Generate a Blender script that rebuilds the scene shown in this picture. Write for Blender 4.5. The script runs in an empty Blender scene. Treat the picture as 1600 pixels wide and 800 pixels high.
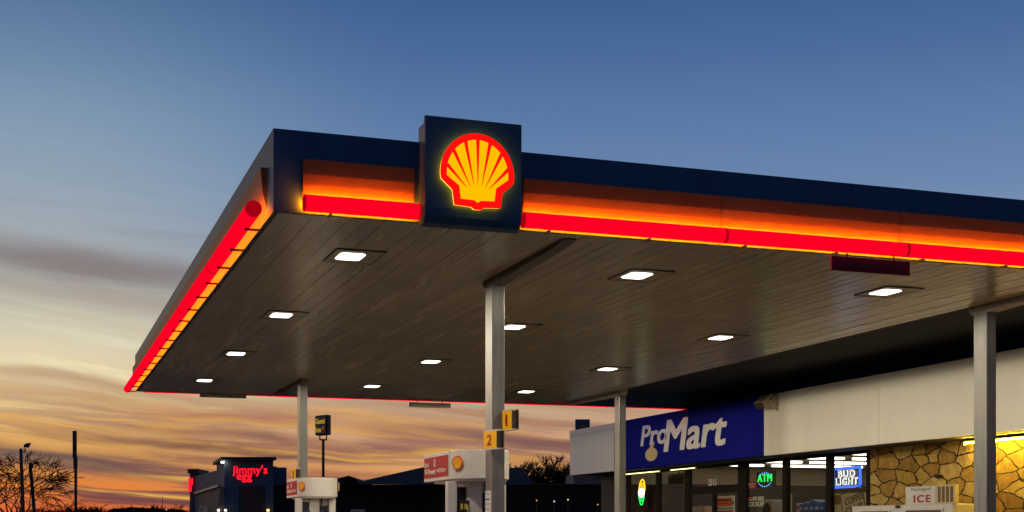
import bpy, bmesh, math, random
from mathutils import Vector, Matrix
R = math.radians
S = bpy.context.scene
COL = S.collection
rnd = random.Random(11)

# ---------------------------------------------------------------- camera
FPX, HORIZ, HEAD, CZ = 2160.0, 828.0, math.atan(755 / 2160), 1.45
cam = bpy.data.cameras.new("camera")
co = bpy.data.objects.new("camera", cam)
COL.objects.link(co)
co.location = (0, 0, CZ)
co.rotation_euler = (R(90), 0, -HEAD)
cam.sensor_width = 36
cam.lens = FPX * 36 / 1600
cam.shift_y = (HORIZ - 400) / 1600
cam.clip_end = 6000
S.camera = co
CS, SN = math.cos(HEAD), math.sin(HEAD)

S.view_settings.view_transform = 'Standard'
S.view_settings.look = 'None'
S.view_settings.exposure = 0.0
S.view_settings.gamma = 1.0
S.cycles.use_denoising = True
S.cycles.max_bounces = 8
S.cycles.sample_clamp_indirect = 6.0

# ---------------------------------------------------------------- world: dusk sky
def lin(c):
    return tuple((x / 255 / 12.92) if x / 255 <= .04045 else ((x / 255 + .055) / 1.055) ** 2.4 for x in c) + (1,)

world = bpy.data.worlds.new("World")
S.world = world
world.use_nodes = True
nt = world.node_tree
N, L = nt.nodes, nt.links
for n in list(N): N.remove(n)

def M(op, a, b=None, c=None, clamp=False):
    n = N.new('ShaderNodeMath'); n.operation = op; n.use_clamp = clamp
    for i, x in enumerate((a, b, c)):
        if x is None: continue
        if isinstance(x, (int, float)): n.inputs[i].default_value = x
        else: L.new(x, n.inputs[i])
    return n.outputs[0]

def ramp(fac, stops, interp='EASE'):
    n = N.new('ShaderNodeValToRGB')
    n.color_ramp.interpolation = interp
    e = n.color_ramp.elements
    while len(e) < len(stops): e.new(.5)
    for k, (p, c) in zip(e, stops):
        k.position = p
        k.color = lin(c) if isinstance(c, tuple) else (c, c, c, 1)
    L.new(fac, n.inputs[0])
    return n.outputs[0]

def mixc(f, a, b, mode='MIX'):
    n = N.new('ShaderNodeMix'); n.data_type = 'RGBA'; n.blend_type = mode
    for i, x in ((0, f), (6, a), (7, b)):
        if isinstance(x, (int, float)): n.inputs[i].default_value = x
        elif isinstance(x, tuple): n.inputs[i].default_value = x
        else: L.new(x, n.inputs[i])
    return n.outputs[2]

def noise(vec, scale, detail=4, rough=.55, dist=0.0):
    n = N.new('ShaderNodeTexNoise')
    n.inputs['Scale'].default_value = scale
    n.inputs['Detail'].default_value = detail
    n.inputs['Roughness'].default_value = rough
    n.inputs['Distortion'].default_value = dist
    L.new(vec, n.inputs['Vector'])
    return n.outputs[0]

def smooth(x, a, b):
    n = N.new('ShaderNodeMapRange'); n.interpolation_type = 'SMOOTHSTEP'
    n.inputs['From Min'].default_value = a; n.inputs['From Max'].default_value = b
    L.new(x, n.inputs['Value'])
    return n.outputs[0]

def comb(x, y, z):
    n = N.new('ShaderNodeCombineXYZ')
    for i, q in enumerate((x, y, z)):
        if isinstance(q, (int, float)): n.inputs[i].default_value = q
        else: L.new(q, n.inputs[i])
    return n.outputs[0]

tc = N.new('ShaderNodeTexCoord')
sp = N.new('ShaderNodeSeparateXYZ'); L.new(tc.outputs['Generated'], sp.inputs[0])
dx, dy, dz = sp.outputs
hyp = M('SQRT', M('ADD', M('MULTIPLY', dx, dx), M('MULTIPLY', dy, dy)))
el = M('DIVIDE', dz, M('MAXIMUM', hyp, 1e-4))             # tangent of the elevation
az = M('SUBTRACT', M('ARCTAN2', dx, dy), HEAD)            # bearing from the street's heading
f = M('DIVIDE', el, .40, clamp=True)
LEFT = [(0, (140, 66, 58)), (.03, (212, 98, 56)), (.08, (238, 138, 58)), (.124, (238, 168, 82)), (.17, (232, 182, 108)), (.216, (236, 206, 144)),
        (.262, (242, 226, 178)), (.308, (234, 222, 186)), (.377, (206, 203, 184)), (.447, (176, 180, 178)), (.517, (160, 170, 178)), (.61, (147, 165, 182)), (.72, (128, 152, 178)), (.84, (102, 132, 166)), (.97, (76, 108, 146))]
RIGHT = [(0, (120, 62, 58)), (.03, (184, 104, 66)), (.08, (222, 148, 86)), (.124, (224, 168, 112)), (.17, (212, 166, 130)), (.216, (208, 176, 142)),
         (.262, (200, 182, 158)), (.308, (184, 180, 170)), (.377, (158, 164, 172)), (.447, (140, 155, 176)), (.517, (124, 146, 178)), (.61, (106, 135, 176)), (.72, (93, 124, 168)), (.84, (77, 110, 156)), (.97, (60, 95, 145))]
base = mixc(smooth(az, -.34, -.05), ramp(f, LEFT, 'LINEAR'), ramp(f, RIGHT, 'LINEAR'))
# streaky clouds: long nearly level bands, tilted a little
tilt = M('ADD', el, M('MULTIPLY', az, .10))
warp = noise(comb(M('MULTIPLY', az, 3.0), M('MULTIPLY', el, 10), 0.0), 1.0, 3)
vy = M('ADD', tilt, M('MULTIPLY', M('SUBTRACT', warp, .5), .035))
n1 = noise(comb(M('MULTIPLY', az, 3.2), M('MULTIPLY', vy, 38), 2.3), 1.0, 7, .58, .5)
n2 = noise(comb(M('MULTIPLY', az, 5.0), M('MULTIPLY', vy, 95), 4.7), 1.0, 4, .55, .2)
n3 = noise(comb(M('MULTIPLY', az, 3.4), M('MULTIPLY', vy, 16), 8.1), 1.0, 5, .6, .4)
nn = M('ADD', M('MULTIPLY', n1, .57), M('MULTIPLY', n2, .43))
cover = ramp(f, [(0, .9), (.05, .88), (.12, .85), (.18, .72), (.23, .45), (.29, .22), (.36, .16), (.44, .30), (.52, .18), (.66, .06), (.85, 0.0)], 'LINEAR')
mask = M('MULTIPLY', smooth(nn, .445, .54), cover)
cloudL = [(0, (70, 52, 66)), (.05, (96, 62, 72)), (.10, (122, 74, 76)), (.15, (138, 90, 86)), (.2, (160, 118, 106)), (.27, (192, 162, 138)), (.36, (160, 148, 138)), (.46, (130, 122, 122)), (.58, (126, 131, 142)), (.8, (104, 124, 152))]
ccol = ramp(f, cloudL, 'LINEAR')
sky = mixc(mask, base, ccol)
# brighter gold streaks between the low bands
gold = M('MULTIPLY', M('MULTIPLY', smooth(n2, .50, .68), smooth(az, .16, -.16)), ramp(f, [(0, .4), (.05, .95), (.16, .85), (.24, .25), (.4, 0.0)], 'LINEAR'))
sky = mixc(gold, sky, lin((252, 190, 84)))

def band(c, w, az0, azw, k):      # one long cloud bank: elevation, thickness, bearing, length
    e = M('DIVIDE', M('SUBTRACT', M('ADD', vy, M('MULTIPLY', M('SUBTRACT', n3, .5), .035)), c), w)
    g = M('POWER', 2.718, M('MULTIPLY', M('MULTIPLY', e, e), -1.0))
    a = M('DIVIDE', M('SUBTRACT', az, az0), azw)
    h = M('POWER', 2.718, M('MULTIPLY', M('MULTIPLY', a, a), -1.0))
    return M('MULTIPLY', M('MULTIPLY', g, h), k, clamp=True)
sky = mixc(band(.152, .013, -.30, .16, .72), sky, lin((124, 108, 108)))
sky = mixc(band(.128, .012, -.28, .14, .40), sky, lin((160, 136, 118)))
sky = mixc(band(.018, .010, -.34, .11, .85), sky, lin((84, 72, 82)))
sky = mixc(band(.037, .004, -.22, .10, .8), sky, lin((104, 70, 72)))
sky = mixc(band(.062, .006, -.22, .16, .55), sky, lin((168, 98, 70)))
sky = mixc(band(.060, .006, .02, .10, .75), sky, lin((112, 80, 82)))
sky = mixc(band(.078, .006, .00, .14, .5), sky, lin((148, 98, 82)))
sky = mixc(band(.092, .007, .08, .16, .35), sky, lin((150, 108, 90)))
sky = mixc(band(.048, .0045, -.16, .11, .6), sky, lin((122, 78, 74)))
sky = mixc(band(.028, .0035, -.13, .12, .55), sky, lin((112, 68, 70)))
sky = mixc(band(.072, .005, -.30, .10, .5), sky, lin((150, 92, 74)))
# upper sky, and the darkening dusk away from the sunset
sky = mixc(smooth(el, .38, 1.4), sky, lin((40, 66, 112)))
away = smooth(M('ABSOLUTE', M('ADD', az, .75)), 1.15, 2.4)
sky = mixc(away, sky, mixc(smooth(el, .0, .9), lin((88, 98, 128)), lin((40, 64, 116))))
sky = mixc(smooth(el, -.004, .004), lin((10, 9, 9)), sky)
bg = N.new('ShaderNodeBackground'); L.new(sky, bg.inputs[0]); bg.inputs[1].default_value = 1.0
wo = N.new('ShaderNodeOutputWorld'); L.new(bg.outputs[0], wo.inputs[0])

# afterglow of the sun that has just set, very soft and weak
sl = bpy.data.lights.new("afterglow", 'SUN')
sl.energy = .12; sl.angle = R(25); sl.color = (1, .62, .34)
so = bpy.data.objects.new("afterglow", sl); COL.objects.link(so)
so.rotation_euler = Vector((.25, -1, -.10)).to_track_quat('-Z', 'Y').to_euler()

# ---------------------------------------------------------------- helpers
def on_x(px, py, X):
    t = (px - 800) / FPX
    Y = X * (CS - t * SN) / (SN + t * CS)
    d = X * SN + Y * CS
    return Vector((X, Y, CZ + (HORIZ - py) / FPX * d))

def on_y(px, py, Y):
    t = (px - 800) / FPX
    X = Y * (SN + t * CS) / (CS - t * SN)
    d = X * SN + Y * CS
    return Vector((X, Y, CZ + (HORIZ - py) / FPX * d))

def at(px, py, d):
    r = (px - 800) / FPX * d
    return Vector((r * CS + d * SN, -r * SN + d * CS, CZ + (HORIZ - py) / FPX * d))

RV, FV, UV = Vector((CS, -SN, 0)), Vector((SN, CS, 0)), Vector((0, 0, 1))   # level axes of the street

def mat(name, col, rough=.5, metal=0.0, var=.12, vscale=3.0, bump=0.0, bscale=40.0, spec=.5, dirt=None, coat=0.0, stretch=None):
    m = bpy.data.materials.new(name); m.use_nodes = True
    t = m.node_tree; b = t.nodes['Principled BSDF']
    b.inputs['Roughness'].default_value = rough; b.inputs['Metallic'].default_value = metal
    b.inputs['Specular IOR Level'].default_value = spec
    b.inputs['Coat Weight'].default_value = coat
    c = col if len(col) == 4 else tuple(col) + (1,)
    tc = t.nodes.new('ShaderNodeTexCoord')
    nz = t.nodes.new('ShaderNodeTexNoise'); nz.inputs['Scale'].default_value = vscale; nz.inputs['Detail'].default_value = 5
    nz.inputs['Roughness'].default_value = .62
    if stretch:
        mp = t.nodes.new('ShaderNodeMapping'); mp.inputs['Scale'].default_value = stretch
        t.links.new(tc.outputs['Object'], mp.inputs[0]); t.links.new(mp.outputs[0], nz.inputs['Vector'])
    else:
        t.links.new(tc.outputs['Object'], nz.inputs['Vector'])
    rp = t.nodes.new('ShaderNodeValToRGB')
    rp.color_ramp.elements[0].position = .3; rp.color_ramp.elements[1].position = .72
    d = dirt if dirt else tuple(x * (1 - var) for x in c[:3])
    rp.color_ramp.elements[0].color = tuple(d)[:3] + (1,)
    rp.color_ramp.elements[1].color = tuple(min(1, x * (1 + var * .35)) for x in c[:3]) + (1,)
    t.links.new(nz.outputs[0], rp.inputs[0]); t.links.new(rp.outputs[0], b.inputs['Base Color'])
    if bump:
        n2 = t.nodes.new('ShaderNodeTexNoise'); n2.inputs['Scale'].default_value = bscale; n2.inputs['Detail'].default_value = 3
        t.links.new(tc.outputs['Object'], n2.inputs['Vector'])
        bp = t.nodes.new('ShaderNodeBump'); bp.inputs['Strength'].default_value = bump; bp.inputs['Distance'].default_value = .02
        t.links.new(n2.outputs[0], bp.inputs['Height']); t.links.new(bp.outputs[0], b.inputs['Normal'])
    return m

def glow(name, col, s):
    m = bpy.data.materials.new(name); m.use_nodes = True
    t = m.node_tree
    for n in list(t.nodes): t.nodes.remove(n)
    e = t.nodes.new('ShaderNodeEmission'); e.inputs[0].default_value = tuple(col[:3]) + (1,); e.inputs[1].default_value = s
    o = t.nodes.new('ShaderNodeOutputMaterial'); t.links.new(e.outputs[0], o.inputs[0])
    return m

def wloc(o):
    v = Vector((0, 0, 0))
    while o is not None:
        v += o.location; o = o.parent
    return v

class MB:
    def __init__(s): s.v = []; s.f = []
    def add(s, vs, fs):
        k = len(s.v); s.v += [tuple(p) for p in vs]; s.f += [tuple(i + k for i in q) for q in fs]; return s
    def box(s, x0, x1, y0, y1, z0, z1):
        x0, x1 = min(x0, x1), max(x0, x1); y0, y1 = min(y0, y1), max(y0, y1); z0, z1 = min(z0, z1), max(z0, z1)
        return s.add([(x0, y0, z0), (x1, y0, z0), (x1, y1, z0), (x0, y1, z0), (x0, y0, z1), (x1, y0, z1), (x1, y1, z1), (x0, y1, z1)],
                     [(0, 3, 2, 1), (4, 5, 6, 7), (0, 1, 5, 4), (1, 2, 6, 5), (2, 3, 7, 6), (3, 0, 4, 7)])
    def obox(s, o, a, b, c):      # box from a corner and three edge vectors
        o, a, b, c = map(Vector, (o, a, b, c))
        p = [o, o + a, o + a + b, o + b]; p += [q + c for q in p]
        fs = [(0, 3, 2, 1), (4, 5, 6, 7), (0, 1, 5, 4), (1, 2, 6, 5), (2, 3, 7, 6), (3, 0, 4, 7)]
        if a.cross(b).dot(c) < 0: fs = [q[::-1] for q in fs]
        return s.add(p, fs)
    def prism(s, pts, ext):       # closed polygon extruded along a vector
        ext = Vector(ext); n = len(pts); P = [Vector(p) for p in pts]
        nv = sum(((P[i]).cross(P[(i + 1) % n]) for i in range(n)), Vector())
        if nv.dot(ext) > 0: P = P[::-1]
        fs = [tuple(range(n)), tuple(range(2 * n - 1, n - 1, -1))]
        fs += [(i, n + i, n + (i + 1) % n, (i + 1) % n) for i in range(n)]
        return s.add(P + [p + ext for p in P], fs)
    def tube(s, p0, p1, r0, r1=None, n=12, a0=0.0, a1=None, ref=None, caps=True):
        p0, p1 = Vector(p0), Vector(p1); r1 = r0 if r1 is None else r1
        ax = (p1 - p0).normalized()
        u = Vector(ref) if ref is not None else (Vector((0, 0, 1)) if abs(ax.z) < .9 else Vector((1, 0, 0)))
        u = (u - ax * u.dot(ax)).normalized(); w = ax.cross(u)
        full = a1 is None
        if full: a1 = 2 * math.pi
        m = n if full else n + 1
        ring = [(math.cos(a0 + (a1 - a0) * i / n), math.sin(a0 + (a1 - a0) * i / n)) for i in range(m)]
        vs = [p0 + (u * c + w * q) * r0 for c, q in ring] + [p1 + (u * c + w * q) * r1 for c, q in ring]
        fs = [(i, (i + 1) % m, m + (i + 1) % m, m + i) for i in range(n)]
        if full and caps: fs += [tuple(range(m - 1, -1, -1)), tuple(range(m, 2 * m))]
        return s.add(vs, fs)
    def path(s, pts, r, n=8):
        for a, b in zip(pts, pts[1:]): s.tube(a, b, r, r, n)
        return s
    def build(s, name, m, parent=None, bevel=0.0, smooth=False, loc=None):
        me = bpy.data.meshes.new(name)
        off = wloc(parent) if parent is not None else Vector(loc or (0, 0, 0))
        me.from_pydata([tuple(Vector(p) - off) for p in s.v], [], s.f); me.update()
        o = bpy.data.objects.new(name, me); COL.objects.link(o)
        if parent is not None: o.parent = parent
        else: o.location = off
        if m is not None: me.materials.append(m)
        if smooth:
            for p in me.polygons: p.use_smooth = True
        if bevel:
            bv = o.modifiers.new("bevel", 'BEVEL'); bv.width = bevel; bv.segments = 2; bv.limit_method = 'ANGLE'
        return o

def tag(o, label=None, cat=None, group=None, kind=None):
    if label: o['label'] = label
    if cat: o['category'] = cat
    if group: o['group'] = group
    if kind: o['kind'] = kind
    return o

def thing(name, loc, label, cat, group=None):
    o = bpy.data.objects.new(name, None); COL.objects.link(o); o.location = loc
    o.empty_display_size = .3
    return tag(o, label, cat, group)

def copy_tree(o, parent=None):
    c = o.copy(); COL.objects.link(c); c.parent = parent
    for ch in [q for q in o.children]: copy_tree(ch, c)
    return c

def lettering(name, s, o, xd, yd, w, h, m, parent, bold=0.0, shear=0.0, depth=.01, spacing=1.0, label=None):
    """Raised letters: text fitted into the w x h rectangle whose lower left corner is o, xd to the right, yd up."""
    cu = bpy.data.curves.new("glyphs", 'FONT'); cu.body = s; cu.size = 1; cu.shear = shear
    cu.space_character = spacing; cu.resolution_u = 4
    ob = bpy.data.objects.new("glyphs", cu); COL.objects.link(ob)
    cu.extrude = .05
    dg = bpy.context.evaluated_depsgraph_get(); dg.update()
    me = bpy.data.meshes.new_from_object(ob.evaluated_get(dg))
    bpy.data.objects.remove(ob); bpy.data.curves.remove(cu)
    if bold > .004:          # heavier strokes: the glyphs repeated a little to every side, each layer a hair prouder
        vs = [v.co.copy() for v in me.vertices]; fs = [tuple(p.vertices) for p in me.polygons]
        zt = max(v.z for v in vs); V, F = [], []
        for i, (ax, ay) in enumerate(((0, 0), (1, .7), (-1, .7), (1, -.7), (-1, -.7))):
            k = len(V)
            V += [(v.x + ax * bold, v.y + ay * bold, v.z + (.004 * i if v.z > 0 else -.004 * i)) for v in vs]
            F += [tuple(j + k for j in q) for q in fs]
        bpy.data.meshes.remove(me); me = bpy.data.meshes.new(name); me.from_pydata(V, [], F); me.update()
    xs = [v.co.x for v in me.vertices]; ys = [v.co.y for v in me.vertices]; zs = [v.co.z for v in me.vertices]
    x0, y0, z0 = min(xs), min(ys), min(zs)
    sx, sy, sz = w / (max(xs) - x0), h / (max(ys) - y0), depth / max(1e-6, (max(zs) - z0))
    xd, yd = Vector(xd).normalized(), Vector(yd).normalized(); zd = xd.cross(yd)
    o = Vector(o); off = wloc(parent)
    for v in me.vertices:
        c = v.co
        v.co = o + xd * ((c.x - x0) * sx) + yd * ((c.y - y0) * sy) + zd * ((c.z - z0) * sz) - off
    me.materials.clear(); me.materials.append(m); me.name = name
    me.shade_flat(); me.update()
    q = bpy.data.objects.new(name, me); COL.objects.link(q); q.parent = parent
    if label: q['label'] = label
    return q

XP, YP, ZP = Vector((1, 0, 0)), Vector((0, 1, 0)), Vector((0, 0, 1))

# ---------------------------------------------------------------- materials
m_asphalt = mat("asphalt", (.05, .05, .052), .85, var=.3, vscale=1.5, bump=.3, bscale=60)
m_concrete = mat("concrete_pad", (.125, .108, .088), .8, var=.25, vscale=.9, bump=.15, bscale=30)
m_kerb = mat("kerb_concrete", (.4, .39, .36), .8, var=.2)
m_navy = mat("navy_metal", (.030, .098, .180), .5, var=.22, vscale=1.0, stretch=(2.5, 2.5, .5), spec=.07)
m_navysign = mat("navy_sign_paint", (.028, .090, .165), .42, var=.1, spec=.12)
m_panel = mat("fascia_backlit_panel", (.17, .10, .035), .55, var=.12, vscale=2.5, spec=.06)
m_dark = mat("dark_gap", (.012, .011, .010), .8)
m_darkroof = mat("unfinished_dark_deck", (.010, .009, .008), .9, var=.2)
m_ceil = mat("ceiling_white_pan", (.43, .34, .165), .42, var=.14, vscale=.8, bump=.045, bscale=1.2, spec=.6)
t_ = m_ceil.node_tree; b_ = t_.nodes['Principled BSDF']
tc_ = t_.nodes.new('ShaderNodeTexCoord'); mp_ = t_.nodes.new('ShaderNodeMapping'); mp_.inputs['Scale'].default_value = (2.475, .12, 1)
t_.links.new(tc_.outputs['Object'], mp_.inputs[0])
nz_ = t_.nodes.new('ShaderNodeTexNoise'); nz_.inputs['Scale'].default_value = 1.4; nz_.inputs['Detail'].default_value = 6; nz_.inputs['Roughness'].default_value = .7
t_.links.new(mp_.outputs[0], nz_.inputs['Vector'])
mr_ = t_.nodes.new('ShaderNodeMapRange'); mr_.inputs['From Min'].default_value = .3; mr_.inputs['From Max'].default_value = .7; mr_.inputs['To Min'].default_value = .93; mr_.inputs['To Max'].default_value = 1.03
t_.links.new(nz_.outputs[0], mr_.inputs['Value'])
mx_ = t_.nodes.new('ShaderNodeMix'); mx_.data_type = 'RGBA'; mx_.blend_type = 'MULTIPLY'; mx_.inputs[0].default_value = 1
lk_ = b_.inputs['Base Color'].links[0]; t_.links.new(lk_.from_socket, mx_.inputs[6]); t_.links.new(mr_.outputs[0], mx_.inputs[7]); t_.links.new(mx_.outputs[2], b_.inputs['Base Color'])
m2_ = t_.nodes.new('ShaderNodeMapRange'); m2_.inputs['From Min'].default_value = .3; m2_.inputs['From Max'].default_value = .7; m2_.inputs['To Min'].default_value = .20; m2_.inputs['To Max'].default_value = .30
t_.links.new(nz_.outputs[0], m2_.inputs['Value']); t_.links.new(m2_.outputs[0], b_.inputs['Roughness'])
m_beam = mat("beam_slot_shade", (.10, .08, .06), .6)  # slot shade around these beams is put into their brown
m_beamlit = mat("beam_lit_tan", (.40, .34, .26), .5)  # light on the store-side beams is put into their tan
m_white = mat("column_white_paint", (.175, .17, .165), .42, var=.30, vscale=2.5, stretch=(4, 4, .6))
m_plate = mat("light_plate_white", (.30, .22, .11), .35, var=.08)
m_led = glow("led_panel", (1, .93, .80), 4.5)
m_red = glow("red_tube", (1.0, .0, .018), .98)
m_redcap = glow("red_tube_end", (.35, .0, .006), 1.0)
m_amber = glow("amber_strip", (1.0, .12, .0), 470.0); m_amber2 = glow("amber_strip_side", (1.0, .135, .0), 30.0)
m_logored = glow("emblem_red", (1, .004, .004), 1.15)
m_logoyel = glow("emblem_yellow", (1, .50, .0), 1.05)
m_logoedge = glow("emblem_edge", (1, .52, .05), 2.4); m_halo = glow("emblem_halo_light", (1, .27, .01), 12)
m_black = mat("black_metal", (.012, .012, .013), .5)
m_rubber = mat("black_rubber", (.015, .014, .014), .45)
m_signgrey = mat("clearance_bar_grey", (.30, .25, .20), .55)
m_fascia = mat("store_fascia_panel", (.86, .82, .71), .5, var=.05, stretch=(1, 1.6, .5), vscale=1.2, bump=.03, bscale=3)
m_storeblue = mat("store_sign_blue", (.010, .014, .24), .8, var=.06, spec=.02)
m_letter = mat("sign_letter_white", (.86, .84, .80), .9, spec=.02, var=.05)
m_flame = mat("sign_flame_gold", (.80, .58, .26), .6, var=.05)
m_bronze = mat("bronze_frame", (.016, .012, .009), .7, spec=.1)
m_soffit = mat("soffit_brown", (.05, .038, .026), .7)

# ---------------------------------------------------------------- ground
gmb = MB(); gmb.add([(-2500, -2500, 0), (2500, -2500, 0), (2500, 3500, 0), (-2500, 3500, 0)], [(0, 1, 2, 3)])
tag(gmb.build("ground", m_asphalt), kind='structure')
pad = MB(); pad.add([(-1.5, 9, .004), (17.4, 9, .004), (17.4, 40, .004), (-1.5, 40, .004)], [(0, 1, 2, 3)])
tag(pad.build("concrete_pavement", m_concrete), kind='structure')
walk = MB(); walk.box(17.41, 18.6, 12, 46, .0, .14)
tag(walk.build("store_sidewalk", m_kerb, bevel=.02), kind='structure')
for (ix, iy) in ((6.03, 18.9), (5.95, 30.6), (13.9, 17.8), (13.9, 31.6)):
    mb = MB(); mb.box(ix - .62, ix + .62, iy - 1.9, iy + 1.9, .006, .15)
    tag(mb.build("island_kerb", m_kerb, bevel=.03), kind='structure')

# ---------------------------------------------------------------- canopy
X0, X1, Y0, Y1, ZU, ZT = 2.50, 18.9, 14.98, 35.61, 4.90, 5.80
ZR = 5.48
canopy = thing("fuel_canopy", (9.9, 25.3, 0), "large navy petrol station canopy with glowing red tubes along its fascia", "canopy")
XB = 13.78        # line where the bright soffit stops
# upper deck and fascias
mb = MB(); mb.box(X0 + .06, X1 - .14, Y0 + .06, Y1 - .14, 5.30, 5.62)
mb.build("deck", m_darkroof, canopy)
mb = MB(); mb.box(X0 + .05, XB, Y0 + .05, Y1 - .13, 4.955, 5.0)
mb.build("deck_backing", m_dark, canopy)
mb = MB(); mb.box(X0, X1, Y0, Y0 + .045, ZU, ZT); mb.build("front_fascia", m_navy, canopy)
mb = MB(); mb.box(X0, X0 + .045, Y0 + .047, Y1 - .122, ZU, ZT - .002); mb.build("side_fascia", m_navy, canopy)
mb = MB(); mb.box(X0, X1, Y1 - .12, Y1, ZU, ZT); mb.build("rear_fascia", m_navy, canopy)
mb = MB(); mb.box(X1 - .12, X1, Y0 + .122, Y1 - .122, ZU, ZT - .002); mb.build("store_side_fascia", m_navy, canopy)
# soffit: pan panels running away from the road
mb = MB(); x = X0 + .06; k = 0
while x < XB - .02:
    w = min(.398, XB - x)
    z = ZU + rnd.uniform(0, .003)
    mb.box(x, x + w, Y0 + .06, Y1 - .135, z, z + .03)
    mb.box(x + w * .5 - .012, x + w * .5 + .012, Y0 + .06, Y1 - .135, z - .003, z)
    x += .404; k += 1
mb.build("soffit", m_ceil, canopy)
# backlit eyebrow panels, leaning out towards the top
def eyebrow_front(x0, x1, yb, sgn, name):
    d = -sgn
    prof = [(0, ZU + .012), (.004, 5.02), (.028, 5.12), (.050, 5.21), (.064, 5.32), (.070, ZR), (-.02, ZR), (-.02, ZU + .012)]
    mb = MB(); mb.prism([(x0, yb + d * a, z) for a, z in prof], (x1 - x0, 0, 0))
    return mb.build(name, m_panel, canopy)
segs = [(2.815, 4.06)] + [(5.36 + i * 2.54, 5.36 + (i + 1) * 2.54 - .008) for i in range(5)]
for a, b in segs: eyebrow_front(a, b, Y0 + .002, 1, "backlit_panel")
yl = [15.42, 18.85, 22.6, 26.5, 30.4, 34.0, 35.55]
for a, b in zip(yl, yl[1:]):
    prof = [(0, ZU + .012), (.004, 5.02), (.028, 5.12), (.050, 5.21), (.064, 5.32), (.070, ZR), (-.02, ZR), (-.02, ZU + .012)]
    mb = MB(); mb.prism([(X0 + .002 - q, a, z) for q, z in prof], (0, b - a - .008, 0))
    mb.build("backlit_panel", m_panel, canopy)
for i in range(5): eyebrow_front(2.75 + i * 3.1, 2.75 + (i + 1) * 3.1 - .008, Y1 - .002, -1, "backlit_panel")
# tubes
def tube_seg(p0, p1, back, am=None, h=R(24)):
    """red outside, amber on the side that faces the fascia"""
    p0, p1, back = Vector(p0), Vector(p1), Vector(back)
    r = .09
    mb = MB(); mb.tube(p0, p1, r, n=22, a0=h, a1=2 * math.pi - h, ref=back)
    t = mb.build("light_tube", m_red, canopy, smooth=True)
    mb = MB(); mb.tube(p0, p1, r, n=10, a0=-h, a1=h, ref=back); mb.build("amber_back", am or m_amber, t, smooth=True)
    ax = (p1 - p0).normalized()
    for q in (p0, p1):
        mb = MB(); mb.tube(q - ax * .007, q + ax * .007, r + .002, n=24); mb.build("end_cap", m_redcap, t)
YT, ZTB, XT = Y0 - .140, 4.985, X0 - .165
xs = [(2.81, 4.09)] + [(5.32 + (0 if i == 0 else .02) + i * 2.56, 5.32 + (i + 1) * 2.56) for i in range(5)]
for a, b in xs: tube_seg((a, YT, ZTB), (b, YT, ZTB), (0, 1, .2))
yj = [15.3, 18.85, 22.6, 26.6, 30.5, 34.1, 35.95]
for a, b in zip(yj, yj[1:]): tube_seg((XT, a, ZTB), (XT, b - .025, ZTB), (1, 0, .15), m_amber2, R(48))
for i in range(5): tube_seg((2.75 + i * 3.15, Y1 + .19, ZTB), (2.73 + (i + 1) * 3.15, Y1 + .19, ZTB), (0, -1, .9), m_amber2, R(26))
# brackets that carry the tubes
y = 15.9
while y < 35.7:
    mb = MB(); mb.box(XT - .01, X0, y - .012, y + .012, ZTB - .115, ZTB - .09)
    mb.build("bracket", m_black, canopy); y += 1.22
x = 3.1
while x < 18.5:
    if not 4.1 < x < 5.35:
        mb = MB(); mb.box(x - .012, x + .012, YT - .01, Y0, ZTB - .112, ZTB - .092); mb.build("bracket", m_black, canopy)
    x += 1.27
# columns and beams
for (cx, cy, far, bm) in ((6.05, 18.02, Y0 + .13, m_beam), (5.95, 31.65, Y1 - .13, m_beam), (13.92, 31.65, Y1 - .13, m_beamlit), (13.92, 17.72, Y0 + .13, m_beamlit)):
    mb = MB(); mb.box(cx - .09, cx + .09, cy - .155, cy + .155, .15, 4.79)
    c = mb.build("column", m_white, canopy, bevel=.012)
    mb = MB(); mb.box(cx - .17, cx + .17, cy - .24, cy + .24, .15, .18); mb.build("base_plate", m_black, c)
    sg = 1 if far > cy else -1
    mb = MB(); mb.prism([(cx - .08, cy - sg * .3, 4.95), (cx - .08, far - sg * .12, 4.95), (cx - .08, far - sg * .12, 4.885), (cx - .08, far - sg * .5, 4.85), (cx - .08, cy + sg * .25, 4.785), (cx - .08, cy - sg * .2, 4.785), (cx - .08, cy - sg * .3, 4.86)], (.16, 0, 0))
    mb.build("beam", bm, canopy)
mb = MB(); mb.box(XB + .002, XB + .05, Y0 + .17, Y1 - .17, 4.895, 5.3); mb.build("soffit_edge", m_soffit, canopy)

# recessed LED lights: one built, eleven copied
light0 = thing("canopy_light", (3.82, 17.1, 4.9), "", "ceiling light", "square LED lights in the canopy ceiling")
mb = MB(); c = light0.location
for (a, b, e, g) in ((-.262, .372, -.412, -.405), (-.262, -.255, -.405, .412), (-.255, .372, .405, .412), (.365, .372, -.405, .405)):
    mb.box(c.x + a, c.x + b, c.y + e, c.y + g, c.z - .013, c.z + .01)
mb.build("plate_shade", m_dark, light0)  # dark ring drawn in for the shadow line round the plate
mb = MB(); mb.box(c.x - .255, c.x + .365, c.y - .405, c.y + .405, c.z - .009, c.z + .01); mb.build("plate", m_plate, light0)
mb = MB()
p, q, ch = .158, .215, .045
pts = [(-p + ch, -q), (p - ch, -q), (p, -q + ch), (p, q - ch), (p - ch, q), (-p + ch, q), (-p, q - ch), (-p, -q + ch)]
mb.prism([(c.x + a, c.y + b, c.z - .015) for a, b in pts], (0, 0, .007)); mb.build("lens", m_led, light0)
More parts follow.
